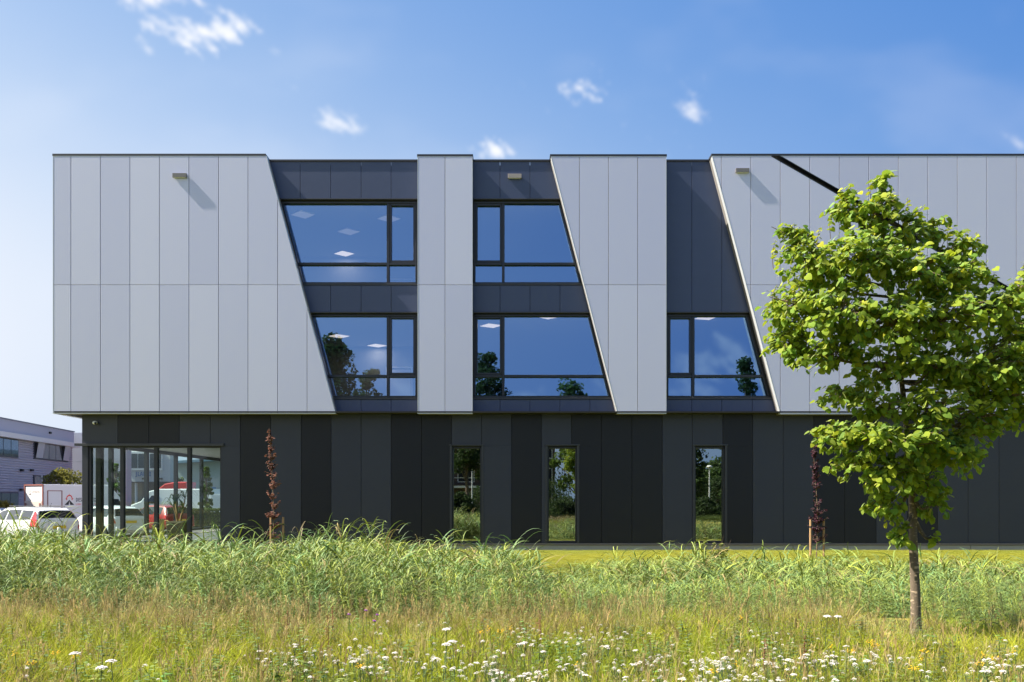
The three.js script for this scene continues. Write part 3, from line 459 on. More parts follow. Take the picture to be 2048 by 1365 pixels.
// ---------- far buildings ----------
{
  const O = V3(XD(0, 58), 0, CZ - 58), B1 = V3(XD(143, 70), 0, CZ - 70), dir = B1.clone().sub(O).normalize(), phi = Math.atan2(-dir.z, dir.x), len = B1.distanceTo(O);
  const nrm = V3(Math.sin(phi), 0, Math.cos(phi));
  const loc = (px, py) => { const r = V3((px - CX) / F, (HOR - py) / F, -1), k = (O.x * nrm.x + (O.z - CZ) * nrm.z) / (r.x * nrm.x + r.z * nrm.z); const p = r.multiplyScalar(k).add(V3(0, EYE, CZ)); return [p.clone().sub(O).dot(dir), p.y]; };
  const t = thing('warehouse', 'lilac grey warehouse with ribbed cladding and dark window bands', 'building', [O.x, 0, O.z], phi);
  const top = loc(143, 865)[1], band = loc(70, 876)[1], x0 = -16, x1 = len;
  const lil = std([0.37, 0.355, 0.43], 0.6), lilS = std([0.41, 0.39, 0.46], 0.6), wh = std([0.66, 0.62, 0.62], 0.6), fr = std([0.05, 0.055, 0.075], 0.5), gl1 = phys([0.06, 0.08, 0.1], 0.05, { clearcoat: 1 }), blind = std([0.42, 0.42, 0.46], 0.8);
  obj('core', box(x1 - x0, top - 0.1, 14, (x0 + x1) / 2, top / 2, -7.1), lil, t);
  const pr = []; const N = Math.floor((band - 0.2) / 0.17); for (let i = 0; i < N; i++) { const y = 0.2 + i * 0.17; pr.push([0.0, y], [0.055, y + 0.03], [0.055, y + 0.11], [0.0, y + 0.14]); }
  { const pos = [], idx = [], uv = []; pr.forEach(([z, y], i) => { pos.push(x0, y, z, x1, y, z); uv.push(0, y, 1, y); if (i) idx.push(i * 2 - 2, i * 2 - 1, i * 2, i * 2, i * 2 - 1, i * 2 + 1); }); const g = new THREE.BufferGeometry(); g.setAttribute('position', new THREE.Float32BufferAttribute(pos, 3)); g.setAttribute('uv', new THREE.Float32BufferAttribute(uv, 2)); g.setIndex(idx); obj('ribbed_cladding', toCreasedNormals(g, 0.3), lil, t); }
  obj('parapet', box(x1 - x0 + 0.1, top - band, 0.25, (x0 + x1) / 2, (top + band) / 2, 0.03), lilS, t);
  obj('parapet_cap', box(x1 - x0 + 0.2, 0.08, 0.4, (x0 + x1) / 2, top + 0.04, 0), std([0.16, 0.16, 0.2], 0.5), t);
  obj('canopy_strip', box(x1 - x0 + 0.3, 0.34, 0.5, (x0 + x1) / 2 + 0.1, band - 0.16, 0.28), wh, t);
  const win = (px0, px1, py0, py1, n, lit) => {
    const [a, ya] = loc(px0, py0), [b] = loc(px1, py0), [, yb] = loc(px0, py1); const w = new THREE.Group(); w.name = 'window'; t.add(w);
    obj('frame', [box(b - a, ya - yb, 0.1, (a + b) / 2, (ya + yb) / 2, 0.06)], fr, w);
    const pw = (b - a - 0.1) / n; for (let i = 0; i < n; i++) { const tilt = lit.includes(i); obj('pane', box(pw - 0.09, ya - yb - 0.16, 0.02).rotateX(tilt ? 0.16 : 0).translate(a + 0.05 + pw * (i + 0.5), (ya + yb) / 2, tilt ? 0.28 : 0.122), tilt || n === 3 ? blind : gl1, w); }
  };
  win(-50, 33, 868, 909, 5, [9]); win(65, 133, 877, 918, 5, [0, 4]); win(-60, 33, 984, 1028, 5, []); win(64, 78, 951, 985, 1, []);
  { const [a, ya] = loc(80, 951), [b] = loc(106, 951); obj('loading_door', box(b - a, ya, 0.1, (a + b) / 2, ya / 2, 0.06), std([0.05, 0.045, 0.05], 0.7), t); obj('door_post', box(0.12, ya, 0.14, a - 0.06, ya / 2, 0.08), wh, t); }
  for (const [px, py] of [[94, 866], [38, 941], [58, 941], [37, 980]]) { const [a, y] = loc(px, py); obj('lamp', rbox(0.3, 0.16, 0.2, a, y, 0.18, 0.04), M.black, t); }
  // plain grey wing beyond
  const d = 71, g = thing('grey_wing', 'plain pale grey factory wing behind the warehouse corner', 'building', [0, 0, CZ - d]);
  const a = XD(143, d), b = XD(252, d), yt = YD(866, d);
  for (let i = 0; i < 3; i++) obj('wall_panel', box(b - a - 0.02, yt / 3 - 0.02, 0.3, (a + b) / 2, yt / 3 * (i + 0.5), 0), std([0.5, 0.5, 0.55], 0.7), g);
  obj('core', box(b - a - 0.2, yt - 0.02, 1, (a + b) / 2, yt / 2 - 0.02, -0.7), lil, g);
}
{ // second grey building with a white framed window and blue letters
  const d = 78, t = thing('signed_building', 'grey building with white framed window and blue letters seen through glass', 'building', [0, 0, CZ - d]);
  const gm = std([0.5, 0.51, 0.53], 0.7), wh = std([0.72, 0.72, 0.72], 0.5), q = (a, b, c, e) => [XD(a, d), XD(b, d), YD(e, d), YD(c, d)];
  const slab = (name, r, z0, z1, m) => obj(name, prism([[r[0], r[2]], [r[1], r[2]], [r[1], r[3]], [r[0], r[3]]], z0, z1, 0.01), m, t);
  slab('upper_wall', q(222, 340, 820, 964), -1, 0, gm);
  slab('lower_wall', q(222, 332, 964.4, 1040), -2, -1.2, std([0.13, 0.12, 0.1], 0.8));
  slab('fascia', q(222, 340, 964.2, 966), -0.9, 0.05, std([0.06, 0.05, 0.05], 0.7));
  slab('column', q(268, 271, 966.2, 1040), -0.4, -0.1, wh);
  const w = slab('window_frame', q(250, 325, 904, 941), 0.0, 0.14, wh);
  for (const [a, b] of [[253, 276], [277, 299], [300.5, 323]]) obj('pane', prism([[XD(a, d), YD(937, d)], [XD(b, d), YD(937, d)], [XD(b, d), YD(908, d)], [XD(a, d), YD(908, d)]], 0.141, 0.15), phys([0.03, 0.05, 0.06], 0.04, { clearcoat: 1 }), w);
  const s = printTex(256, 96, (x) => { x.fillStyle = '#a9adb2'; x.fillRect(0, 0, 256, 96); x.fillStyle = '#1d4f8c'; x.font = 'bold 78px sans-serif'; x.fillText('JLANTI', 6, 78, 244); });
  obj('sign', box(XD(303, d) - XD(271, d), YD(941.5, d) - YD(955, d), 0.06, XD(287, d), YD(948.2, d), 0.04), [0, 1, 2, 3, 4, 5].map((i) => i === 4 ? new THREE.MeshStandardMaterial({ map: s, roughness: 0.6 }) : wh), t);
  for (const [px, py] of [[251, 953.5], [288, 958], [322, 958]]) obj('lamp', rbox(0.25, 0.15, 0.25, XD(px, d), YD(py, d), 0.12, 0.03), M.black, t);
}
{ // large shed with a blue-grey roof edge
  const d = 96, t = thing('shed', 'green grey shed with a slanting blue roof edge', 'building', [0, 0, CZ - d]);
  const p = (px, py) => [XD(px, d), YD(py, d)];
  obj('wall', prism([p(350, 1040), p(700, 1040), p(700, 905), p(350, 928)], -20, 0), std([0.36, 0.42, 0.42], 0.7), t);
  obj('roof_edge', prism([p(343, 929), p(343, 924.5), p(700, 898), p(700, 906)], -20, 1.2), std([0.16, 0.27, 0.36], 0.5), t);
  obj('blue_window', prism([p(423, 985), p(432, 985), p(432, 975), p(423, 975)], -0.01, 0.08), std([0.05, 0.2, 0.45], 0.4), t);
  const van = thing('white_van', 'white van parked before the green grey shed', 'van', [XD(436, 66), 0.02, CZ - 66]);
  obj('body', new THREE.ExtrudeGeometry(new THREE.Shape([[-1.2, 0.35], [3, 0.35], [3, 2.0], [0.3, 2.05], [-0.3, 1.9], [-0.8, 1.2], [-1.2, 1.1]].map((q) => new THREE.Vector2(...q))), { depth: 1.7, bevelEnabled: true, bevelSize: 0.05, bevelThickness: 0.05, bevelSegments: 1 }).translate(0, 0, -0.85), whiteP, van);
  obj('side_window', prism([[-0.35, 1.25], [1.0, 1.25], [1.0, 1.75], [-0.05, 1.75]], 0.902, 0.915), carGlass, van);
  for (const x of [-0.5, 2.2]) obj('wheel', new THREE.CylinderGeometry(0.32, 0.32, 1.8, 16).rotateX(Math.PI / 2).translate(x, 0.32, 0), tyre, van);
}
{ // white kerb post, potted palm and board in the corner room
  const px = thing('bollard', 'white post standing in the reeds beside the white estate car', 'post', [XD(118, 30.6), 0.0, CZ - 30.6]);
  obj('post', new THREE.CylinderGeometry(0.065, 0.065, 0.8, 16).translate(0, 0.4, 0), M.white, px); obj('cap', new THREE.CylinderGeometry(0.05, 0.066, 0.025, 16).translate(0, 0.81, 0), M.white, px);
  const y0 = 0.2, pl = thing('potted_palm', 'palm in a woven brown planter inside the corner glazing', 'plant', [XD(357, 33.6), y0, CZ - 33.6]), R = rng(5);
  obj('planter', prism([[-0.3, 0], [0.3, 0], [0.36, 0.74], [-0.36, 0.74]], -0.34, 0.34, 0.03), std([0.06, 0.052, 0.03], 0.9, 0, { bumpMap: grain, bumpScale: 0.01, map: grainTone }), pl);
  obj('soil', box(0.6, 0.04, 0.6, 0, 0.735, 0), std([0.04, 0.03, 0.02], 1), pl);
  for (let s = 0; s < 4; s++) { const a = s * 1.7 + 0.4, tip = [Math.cos(a) * 0.25, 1.15 + 0.16 * s, Math.sin(a) * 0.25]; obj('stem', tube(curvePts([[Math.cos(a) * 0.08, 0.75, Math.sin(a) * 0.08], [tip[0] * 0.5, 1.0, tip[2] * 0.5], tip], 5), [0.03, 0.028, 0.026, 0.024, 0.022, 0.02], 6), M.wood, pl);
    for (let k = 0; k < 14; k++) { const b = R() * 6.28, l = 0.45 + R() * 0.25, g = []; const pts = curvePts([tip, [tip[0] + Math.cos(b) * l * 0.5, tip[1] + 0.3 * R() + 0.12, tip[2] + Math.sin(b) * l * 0.5], [tip[0] + Math.cos(b) * l, tip[1] - 0.15 + R() * 0.2, tip[2] + Math.sin(b) * l]], 6); obj('frond', bladeFrom(pts, 0.045), frondM(), pl); } }
  const bd = thing('wooden_board', 'upright pale wooden board beside the potted palm', 'board', [XD(319, 32.7), y0, CZ - 32.7]);
  obj('board', rbox(0.32, 0.85, 0.05, 0, 0.43, 0, 0.01), std([0.55, 0.38, 0.14], 0.6, 0, { map: grainTone }), bd); obj('foot', box(0.36, 0.03, 0.25, 0, 0.015, 0), M.wood, bd);
}
function frondM() { return (frondM.m ??= leafMat([0.1, 0.17, 0.06])); }
function leafMat(c, rough = 0.9, o = {}) { return new THREE.MeshPhysicalMaterial({ color: C(...c), roughness: rough, transmission: 0.45, thickness: 0, ior: 1.4, specularIntensity: 0.35, side: THREE.DoubleSide, ...o }); }
function bladeFrom(pts, w, roll = 0) { // leaf strip along a curve
  const pos = [], idx = [], n = pts.length;
  pts.forEach((p, i) => { const t = pts[Math.min(i + 1, n - 1)].clone().sub(pts[Math.max(i - 1, 0)]).normalize(); let s = t.clone().cross(V3(0, 1, 0)); if (s.length() < 0.05) s = V3(1, 0, 0); s.normalize().applyAxisAngle(t, roll); const u = i / (n - 1), k = w * 0.5 * Math.min(1, u * 5 + 0.4) * Math.pow(1 - u, 0.7); pos.push(p.x - s.x * k, p.y - s.y * k, p.z - s.z * k, p.x + s.x * k, p.y + s.y * k, p.z + s.z * k); if (i) { const a = i * 2 - 2; idx.push(a, a + 1, a + 2, a + 2, a + 1, a + 3); } });
  const g = new THREE.BufferGeometry(); g.setAttribute('position', new THREE.Float32BufferAttribute(pos, 3)); g.setIndex(idx); g.computeVertexNormals(); g.setAttribute('uv', new THREE.Float32BufferAttribute(new Float32Array(n * 4), 2)); return g;
}

// ---------- trees ----------
function leafGeo(L, fold, droop) { // heart-shaped leaf, stalk at the origin, tip along +z, face up
  const v = [[0, 0.06], [-0.3, 0.0], [-0.46, 0.28], [-0.4, 0.6], [-0.18, 0.88], [0, 1.0], [0.18, 0.88], [0.4, 0.6], [0.46, 0.28], [0.3, 0.0], [0, 0.38], [0, 0.72]];
  const tri = [[0, 1, 10], [1, 2, 10], [2, 3, 10], [3, 11, 10], [3, 4, 11], [4, 5, 11], [0, 10, 9], [9, 10, 8], [8, 10, 7], [7, 10, 11], [7, 11, 6], [6, 11, 5]];
  const pos = []; v.forEach(([x, z]) => pos.push(x * L, (Math.abs(x) * fold - droop * z * z - (Math.abs(x) > 0.38 ? 0.06 : 0)) * L, z * L));
  const g = new THREE.BufferGeometry(); g.setAttribute('position', new THREE.Float32BufferAttribute(pos, 3)); g.setIndex(tri.flat()); g.computeVertexNormals(); return g;
}
function mergePlaced(geos, list, colored) { // list: {g, m: Matrix4, c: Color}
  let nv = 0, ni = 0; for (const e of list) { nv += geos[e.g].attributes.position.count; ni += geos[e.g].index.count; }
  const P = new Float32Array(nv * 3), N = new Float32Array(nv * 3), K = colored ? new Float32Array(nv * 3) : null, I = new Uint32Array(ni); let a = 0, b = 0; const v = V3(), nm = new THREE.Matrix3();
  for (const e of list) { const g = geos[e.g], p = g.attributes.position, n = g.attributes.normal; nm.getNormalMatrix(e.m); for (let i = 0; i < g.index.count; i++) I[b++] = g.index.array[i] + a; for (let i = 0; i < p.count; i++, a++) { v.fromBufferAttribute(p, i).applyMatrix4(e.m).toArray(P, a * 3); v.fromBufferAttribute(n, i).applyMatrix3(nm).normalize().toArray(N, a * 3); if (K) e.c.toArray(K, a * 3); } }
  const g = new THREE.BufferGeometry(); g.setAttribute('position', new THREE.BufferAttribute(P, 3)); g.setAttribute('normal', new THREE.BufferAttribute(N, 3)); if (K) g.setAttribute('color', new THREE.BufferAttribute(K, 3)); g.setIndex(new THREE.BufferAttribute(I, 1)); return g;
}
const basis = (tip, nrm, p, s = 1) => { const z = tip.clone().normalize(), x = nrm.clone().cross(z).normalize(), y = z.clone().cross(x).normalize(); return new THREE.Matrix4().makeBasis(x.multiplyScalar(s), y.multiplyScalar(s), z.multiplyScalar(s)).setPosition(p); };
const barkTex = (() => { const n = 256, d = new Uint8Array(n * n * 4); for (let y = 0; y < n; y++) for (let x = 0; x < n; x++) { const u = x / n, v = y / n, a = wrapN(u, v, 5), l = sstep(lerp(vnoise(u * 9, v * 60), vnoise((u - 1) * 9, v * 60), sm(u)), 0.6, 0.85) * 0.6, k = 0.5 + 0.5 * a + l + 0.2 * (hash2(x, y) - 0.5), o = (y * n + x) * 4; d[o] = clamp(138 * k, 0, 255); d[o + 1] = clamp(121 * k, 0, 255); d[o + 2] = clamp(101 * k, 0, 255); d[o + 3] = 255; } const t = new THREE.DataTexture(d, n, n); t.wrapS = t.wrapT = THREE.RepeatWrapping; t.magFilter = THREE.LinearFilter; t.colorSpace = THREE.SRGBColorSpace; t.needsUpdate = true; return t; })();
const bark = new THREE.MeshStandardMaterial({ map: barkTex, roughness: 0.9, bumpMap: grain, bumpScale: 0.006 }), twigM = std([0.16, 0.11, 0.07], 0.9);
{
  const d = 10.1, z0 = CZ - d, R = rng(21), at = (px, py, dz = 0) => { const dd = d - dz; return V3(XD(px, dd), YD(py, dd), z0 + dz); };
  const base = at(1833, 1292); base.y = groundY(base.x, z0) - 0.05;
  const t = thing('young_tree', 'young broadleaf tree with mottled trunk and large rounded green leaves', 'tree', [base.x, 0, z0]);
  const L = (p) => V3(p.x - base.x, p.y, p.z - z0);
  const tp = [base, at(1831, 1180), at(1827, 1080), at(1825, 980), at(1816, 880, 0.02), at(1807, 790, -0.02), at(1796, 700, 0.03), at(1780, 600), at(1770, 500), at(1764, 400), at(1763, 352)].map(L);
  obj('trunk', tube(new THREE.CatmullRomCurve3(tp).getPoints(44), Array.from({ length: 45 }, (_, i) => { const u = i / 44; return u < 0.04 ? 0.085 - u * 0.6 : lerp(0.061, 0.004, Math.pow(u, 0.85)); }), 14, 3, 0.08), bark, t);
  // leafy boughs: [px, py, depth offset, rx, ry, rz (m), trunk fraction, leaves]
  const bl = [[1764, 372, 0, 0.12, 0.2, 0.12, 0.93, 50], [1752, 425, 0.1, 0.24, 0.26, 0.3, 0.88, 190], [1697, 418, 0, 0.24, 0.22, 0.25, 0.85, 140], [1812, 462, 0.05, 0.34, 0.3, 0.35, 0.84, 230], [1855, 462, -0.1, 0.2, 0.2, 0.25, 0.82, 90],
    [1590, 478, 0, 0.2, 0.14, 0.25, 0.74, 90], [1625, 530, 0.1, 0.42, 0.3, 0.45, 0.72, 330], [1725, 525, 0.3, 0.5, 0.36, 0.45, 0.78, 430], [1830, 548, 0.25, 0.46, 0.32, 0.45, 0.76, 380], [1925, 500, 0, 0.2, 0.24, 0.3, 0.76, 120], [1912, 565, 0.1, 0.38, 0.24, 0.4, 0.72, 240],
    [1590, 610, 0.1, 0.36, 0.34, 0.45, 0.64, 310], [1690, 625, 0.45, 0.5, 0.36, 0.4, 0.68, 420], [1790, 650, 0.4, 0.46, 0.36, 0.45, 0.66, 380], [1890, 640, 0.35, 0.5, 0.36, 0.5, 0.66, 400], [2000, 620, 0.1, 0.42, 0.3, 0.5, 0.62, 300], [2075, 590, 0, 0.4, 0.34, 0.5, 0.62, 260], [2060, 690, 0.1, 0.5, 0.36, 0.5, 0.56, 300],
    [1585, 690, 0, 0.3, 0.22, 0.35, 0.58, 190], [1660, 715, 0.25, 0.46, 0.2, 0.4, 0.58, 260], [1760, 735, 0.1, 0.42, 0.26, 0.5, 0.56, 200], [1870, 735, 0.35, 0.46, 0.26, 0.45, 0.54, 270], [1965, 730, 0.3, 0.46, 0.34, 0.5, 0.52, 330], [2040, 790, 0.2, 0.36, 0.24, 0.5, 0.48, 200],
    [1690, 790, 0.1, 0.36, 0.16, 0.4, 0.46, 150], [1770, 815, 0.3, 0.36, 0.18, 0.4, 0.46, 150], [1880, 815, 0.4, 0.42, 0.26, 0.4, 0.44, 230], [1960, 835, 0.2, 0.3, 0.22, 0.4, 0.44, 130], [1672, 875, 0.3, 0.3, 0.2, 0.4, 0.42, 190], [1745, 880, 0.5, 0.4, 0.2, 0.35, 0.42, 260], [1830, 890, 0.5, 0.42, 0.26, 0.35, 0.42, 280], [1915, 905, 0.3, 0.36, 0.24, 0.4, 0.4, 210],
    [1700, 935, 0.3, 0.26, 0.16, 0.35, 0.38, 120], [1775, 955, 0.4, 0.36, 0.24, 0.3, 0.36, 220], [1850, 965, 0.25, 0.28, 0.2, 0.3, 0.36, 130], [1770, 1015, 0.25, 0.22, 0.22, 0.25, 0.32, 110], [1800, 1070, 0.15, 0.14, 0.14, 0.18, 0.26, 45], [1868, 1010, 0.1, 0.14, 0.18, 0.2, 0.3, 40], [1985, 775, 0.15, 0.36, 0.2, 0.4, 0.5, 170], [1945, 870, 0.2, 0.26, 0.16, 0.3, 0.42, 90], [2035, 840, 0.1, 0.3, 0.14, 0.35, 0.46, 100], [2020, 730, 0.3, 0.34, 0.2, 0.4, 0.54, 130], [1870, 1078, 0.1, 0.05, 0.05, 0.06, 0.25, 5]];
  const geos = [leafGeo(0.07, 0.22, 0.25), leafGeo(0.076, 0.1, 0.4), leafGeo(0.056, 0.4, 0.12), leafGeo(0.064, 0.05, 0.6)], leaves = [], cv = new THREE.CatmullRomCurve3(tp);
  for (const [px, py, dz, rx, ry, rz, tf, n0] of bl) { const n = Math.round(n0 * 1.9);
    const c = L(at(px, py, dz)), a = cv.getPoint(clamp(tf * 0.98, 0, 0.95)), r0 = lerp(0.034, 0.012, tf), mid = a.clone().lerp(c, 0.5).add(V3((R() - 0.5) * 0.1, -0.06 - R() * 0.06, (R() - 0.5) * 0.12));
    const far = c.clone().add(c.clone().sub(a).multiplyScalar(0.25));
    obj('branch', tube(new THREE.CatmullRomCurve3([a, mid, c, far]).getPoints(12), Array.from({ length: 13 }, (_, i) => lerp(r0, 0.004, i / 12)), 6, px, 0.15), bark, t);
    const tw = [], nt = Math.max(3, Math.round(n / 13));
    for (let k = 0; k < nt; k++) {
      let u, q; do { u = V3(R() * 2 - 1, R() * 2 - 1, R() * 2 - 1); q = u.length(); } while (q > 1 || q < 0.35);
      const end = c.clone().add(V3(u.x * rx * 1.05, u.y * ry * 1.1, u.z * rz)), st = a.clone().lerp(c, 0.6 + R() * 0.5), m2 = st.clone().lerp(end, 0.55).add(V3(0, 0.05, 0));
      const pts = new THREE.CatmullRomCurve3([st, m2, end]).getPoints(7); tw.push(tube(pts, pts.map((_, i) => lerp(0.006, 0.0022, i / 7)), 4, k));
      const cnt = Math.round(n / nt + (R() - 0.5) * 5);
      for (let j = 0; j < cnt; j++) {
        const f = 0.3 + 0.72 * Math.sqrt((j + R()) / cnt), p = new THREE.CatmullRomCurve3([st, m2, end]).getPoint(Math.min(1, f)); p.add(V3((R() - 0.5) * 0.12, (R() - 0.5) * 0.08, (R() - 0.5) * 0.12));
        const out = end.clone().sub(st).normalize(), sideA = R() * 6.28, tip = out.multiplyScalar(0.5).add(V3(Math.cos(sideA) * 0.8, -0.1 - R() * 0.6, Math.sin(sideA) * 0.8)), nrm = V3((R() - 0.5) * 1.7 - 0.35, 0.9, (R() - 0.5) * 1.5), s = 0.65 + R() * 0.65;
        const tone = 0.75 + R() * 0.65, y = R(), young = R() < 0.1 ? 1 : 0; leaves.push({ g: Math.floor(R() * 4), m: basis(tip, nrm, p, s), c: C((0.165 + 0.17 * y + 0.12 * young) * tone, (0.295 + 0.09 * y + 0.06 * young) * tone, (0.022 + 0.02 * (1 - y)) * tone), z: p.z, x: p.x });
      }
    }
    obj('twig', mergeGeometries(tw), twigM, t);
  }
  // upright shoots that break the outline
  for (const [px, py, len, dz] of [[1590, 492, 0.24, 0.05], [1545, 510, 0.16, 0], [1765, 388, 0.22, 0], [1742, 400, 0.18, 0.1], [1700, 395, 0.16, 0], [1862, 468, 0.2, 0], [1925, 498, 0.22, 0], [1948, 500, 0.2, 0.1], [1815, 430, 0.18, 0.1], [2040, 560, 0.2, 0], [1990, 575, 0.16, 0.1], [1660, 450, 0.16, 0.1], [1545, 590, 0.1, 0], [1635, 480, 0.14, 0.1], [1895, 470, 0.14, 0.1], [1780, 420, 0.18, 0.15]]) {
    const st = L(at(px, py, dz)), end = st.clone().add(V3((R() - 0.4) * 0.08, len, (R() - 0.5) * 0.08)), sh = new THREE.CatmullRomCurve3([st.clone().add(V3(0.02, -0.15, -0.03)), st, end]).getPoints(6); obj('twig', tube(sh, sh.map((_, i) => lerp(0.005, 0.002, i / 6)), 4, px), twigM, t);
    const n = Math.round(6 + len * 36); for (let j = 0; j < n; j++) { const f = (j + 0.6) / n, p = sh[0].clone().lerp(end, 0.25 + 0.77 * f), b = j * 2.4 + R(), tip = V3(Math.cos(b) * 0.8, 0.25 - R() * 0.7, Math.sin(b) * 0.8), y = R(), tone = 0.85 + R() * 0.4; leaves.push({ g: Math.floor(R() * 4), m: basis(tip, V3((R() - 0.5) - 0.3, 0.8, R() - 0.5), p, (0.95 - 0.3 * f) * (0.85 + R() * 0.3)), c: C((0.24 + 0.12 * y) * tone, (0.31 + 0.06 * y) * tone, 0.022 * tone), z: p.z, x: p.x }); }
  }
  leaves.sort((a, b) => b.z - a.z);
  const leafM = leafMat([1, 1, 1], 0.85, { vertexColors: true, transmission: 0.55 }), tones = Array.from({ length: 5 }, (_, i) => leafMat([0.15 + 0.05 * i, 0.255 + 0.043 * i, 0.026], 0.85, { transmission: 0.55 }));
  const near = leaves.filter((e) => e.x + base.x < (CX) / F * (d - 0.3)).slice(0, 300), set = new Set(near);
  near.forEach((e, i) => { const m = obj('leaf', geos[e.g], tones[i % 5], t); e.m.decompose(m.position, m.quaternion, m.scale); });
  stuff(obj('foliage', mergePlaced(geos, leaves.filter((e) => !set.has(e)), true), leafM, t));
}
// trees at a distance: tapered trunk, limbs, clumped crown of small leaf faces
function farTree(label, pos, h, w, o = {}) {
  const R = rng(o.seed ?? 1), t = thing(o.name ?? 'broadleaf_tree', label, 'tree', pos, R() * 6, o.group), base = o.clear ?? 0.2;
  const lean = (R() - 0.5) * 0.04 * h;
  obj('trunk', tube(curvePts([[0, -0.1, 0], [lean * 0.3, h * 0.3, 0], [lean, h * 0.6, 0.02 * h], [lean, h * 0.92, 0]], 10), Array.from({ length: 11 }, (_, i) => lerp(h * 0.018, h * 0.003, i / 10)), 8, 2, 0.1), bark, t);
  const ls = o.leaf ?? 0.2, n = o.n ?? 4200, cl = [], nc = o.clumps ?? 75, list = [], col = o.color ?? [0.07, 0.12, 0.03];
  for (let i = 0; i < nc; i++) { const v = base + (1 - base) * Math.pow(R(), 0.85), prof = (o.cone ? Math.pow(1 - (v - base) / (1 - base), 0.75) + 0.06 : Math.pow(Math.sin(Math.PI * clamp((v - base) / (1 - base) * 0.82 + 0.14, 0, 1)), 0.7)) * w / 2, a = R() * 6.28, r = prof * Math.sqrt(R()) * 0.85; cl.push([Math.cos(a) * r + lean, v * h * 0.95, Math.sin(a) * r, w * (0.1 + R() * 0.1) * (o.puff ?? 0.75)]); }
  obj('limb', mergeGeometries(cl.filter((_, i) => i % 3 === 0).map(([x, y, z], i) => tube(curvePts([[lean * 0.5, y * 0.62 + 0.08 * h * base, 0], [x * 0.5, y * 0.86, z * 0.5], [x, y, z]], 4), [0.01 * h, 0.008 * h, 0.006 * h, 0.004 * h, 0.002 * h].map((q) => q * 0.6), 5, i))), bark, t);
  const g = [new THREE.BufferGeometry()]; g[0].setAttribute('position', new THREE.Float32BufferAttribute([-0.3, 0, 0, 0, 0.1, 0.55, 0, 0, -0.5, 0.35, 0.02, 0.03], 3)); g[0].setIndex([0, 1, 3, 0, 3, 2]); g[0].computeVertexNormals();
  for (let i = 0; i < n; i++) { const [x, y, z, r] = cl[Math.floor(R() * nc)]; let u; do { u = V3(R() * 2 - 1, R() * 2 - 1, R() * 2 - 1); } while (u.length() > 1); u.multiplyScalar(0.5 + 0.5 / Math.max(u.length(), 0.5)); const k = 0.7 + R() * 0.6; list.push({ g: 0, m: basis(V3(R() - 0.5, R() - 0.7, R() - 0.5), V3(R() - 0.5, 0.7, R() - 0.5), V3(x + u.x * r, y + u.y * r * 0.8, z + u.z * r), ls * (0.7 + R() * 0.7)), c: C(col[0] * k, col[1] * k, col[2] * k) }); }
  stuff(obj('crown', mergePlaced(g, list, true), (farTree.m ??= leafMat([1, 1, 1], 0.92, { vertexColors: true })), t));
  return t;
}
farTree('yellow green small tree behind the box truck', [XD(128, 59), 0, CZ - 59], 3.7, 3.6, { seed: 3, leaf: 0.16, n: 4200, color: [0.19, 0.18, 0.035], clear: 0.3 });
farTree('yellowish shrub at the warehouse wall beside the dark blue car', [XD(8, 50), 0, CZ - 50], 1.6, 2.0, { name: 'shrub', seed: 4, leaf: 0.12, n: 1800, color: [0.2, 0.17, 0.03], clear: 0.05 });
farTree('slim columnar tree beside the truck cab seen through glass', [XD(229, 55), 0, CZ - 55], 4.1, 1.1, { name: 'columnar_tree', seed: 6, leaf: 0.14, n: 3000, color: [0.09, 0.15, 0.03], clear: 0.06 });
farTree('slim columnar tree before the shed seen through glass', [XD(414, 57), 0, CZ - 57], 4.0, 0.95, { name: 'columnar_tree', seed: 7, leaf: 0.14, n: 3000, color: [0.12, 0.17, 0.03], clear: 0.06 });
farTree('round green tree between the grey building and the shed', [XD(343, 92), 0, CZ - 92], 4.6, 3.4, { seed: 8, leaf: 0.25, n: 2400, color: [0.12, 0.16, 0.03], clear: 0.1 });
{ // clipped hedge behind the cars
  const R = rng(9), d = 52, a = XD(285, d), b = XD(480, d), list = [], g = [new THREE.BufferGeometry()]; g[0].setAttribute('position', new THREE.Float32BufferAttribute([-0.3, 0, 0, 0, 0.1, 0.55, 0, 0, -0.5, 0.35, 0.02, 0.03], 3)); g[0].setIndex([0, 1, 3, 0, 3, 2]); g[0].computeVertexNormals();
  const t = thing('clipped_hedge', 'low green clipped hedge behind the red hatchback', 'hedge', [(a + b) / 2, 0, CZ - d]), w = (b - a);
  obj('inner_twigs', box(w - 0.3, 0.95, 0.5, 0, 0.5, 0), std([0.03, 0.035, 0.015], 1), t);
  for (let i = 0; i < 5200; i++) { const k = 0.6 + R() * 0.7; list.push({ g: 0, m: basis(V3(R() - 0.5, R() - 0.5, R() - 0.5), V3(R() - 0.5, 0.6, R() - 0.2), V3((R() - 0.5) * w, R() < 0.35 ? 1.08 + R() * 0.1 : R() * 1.15, 0.3 + R() * 0.12 - (R() < 0.4 ? R() * 0.6 : 0)), 0.13), c: C(0.08 * k, 0.13 * k, 0.02 * k) }); }
  stuff(obj('foliage', mergePlaced(g, list, true), farTree.m, t));
}
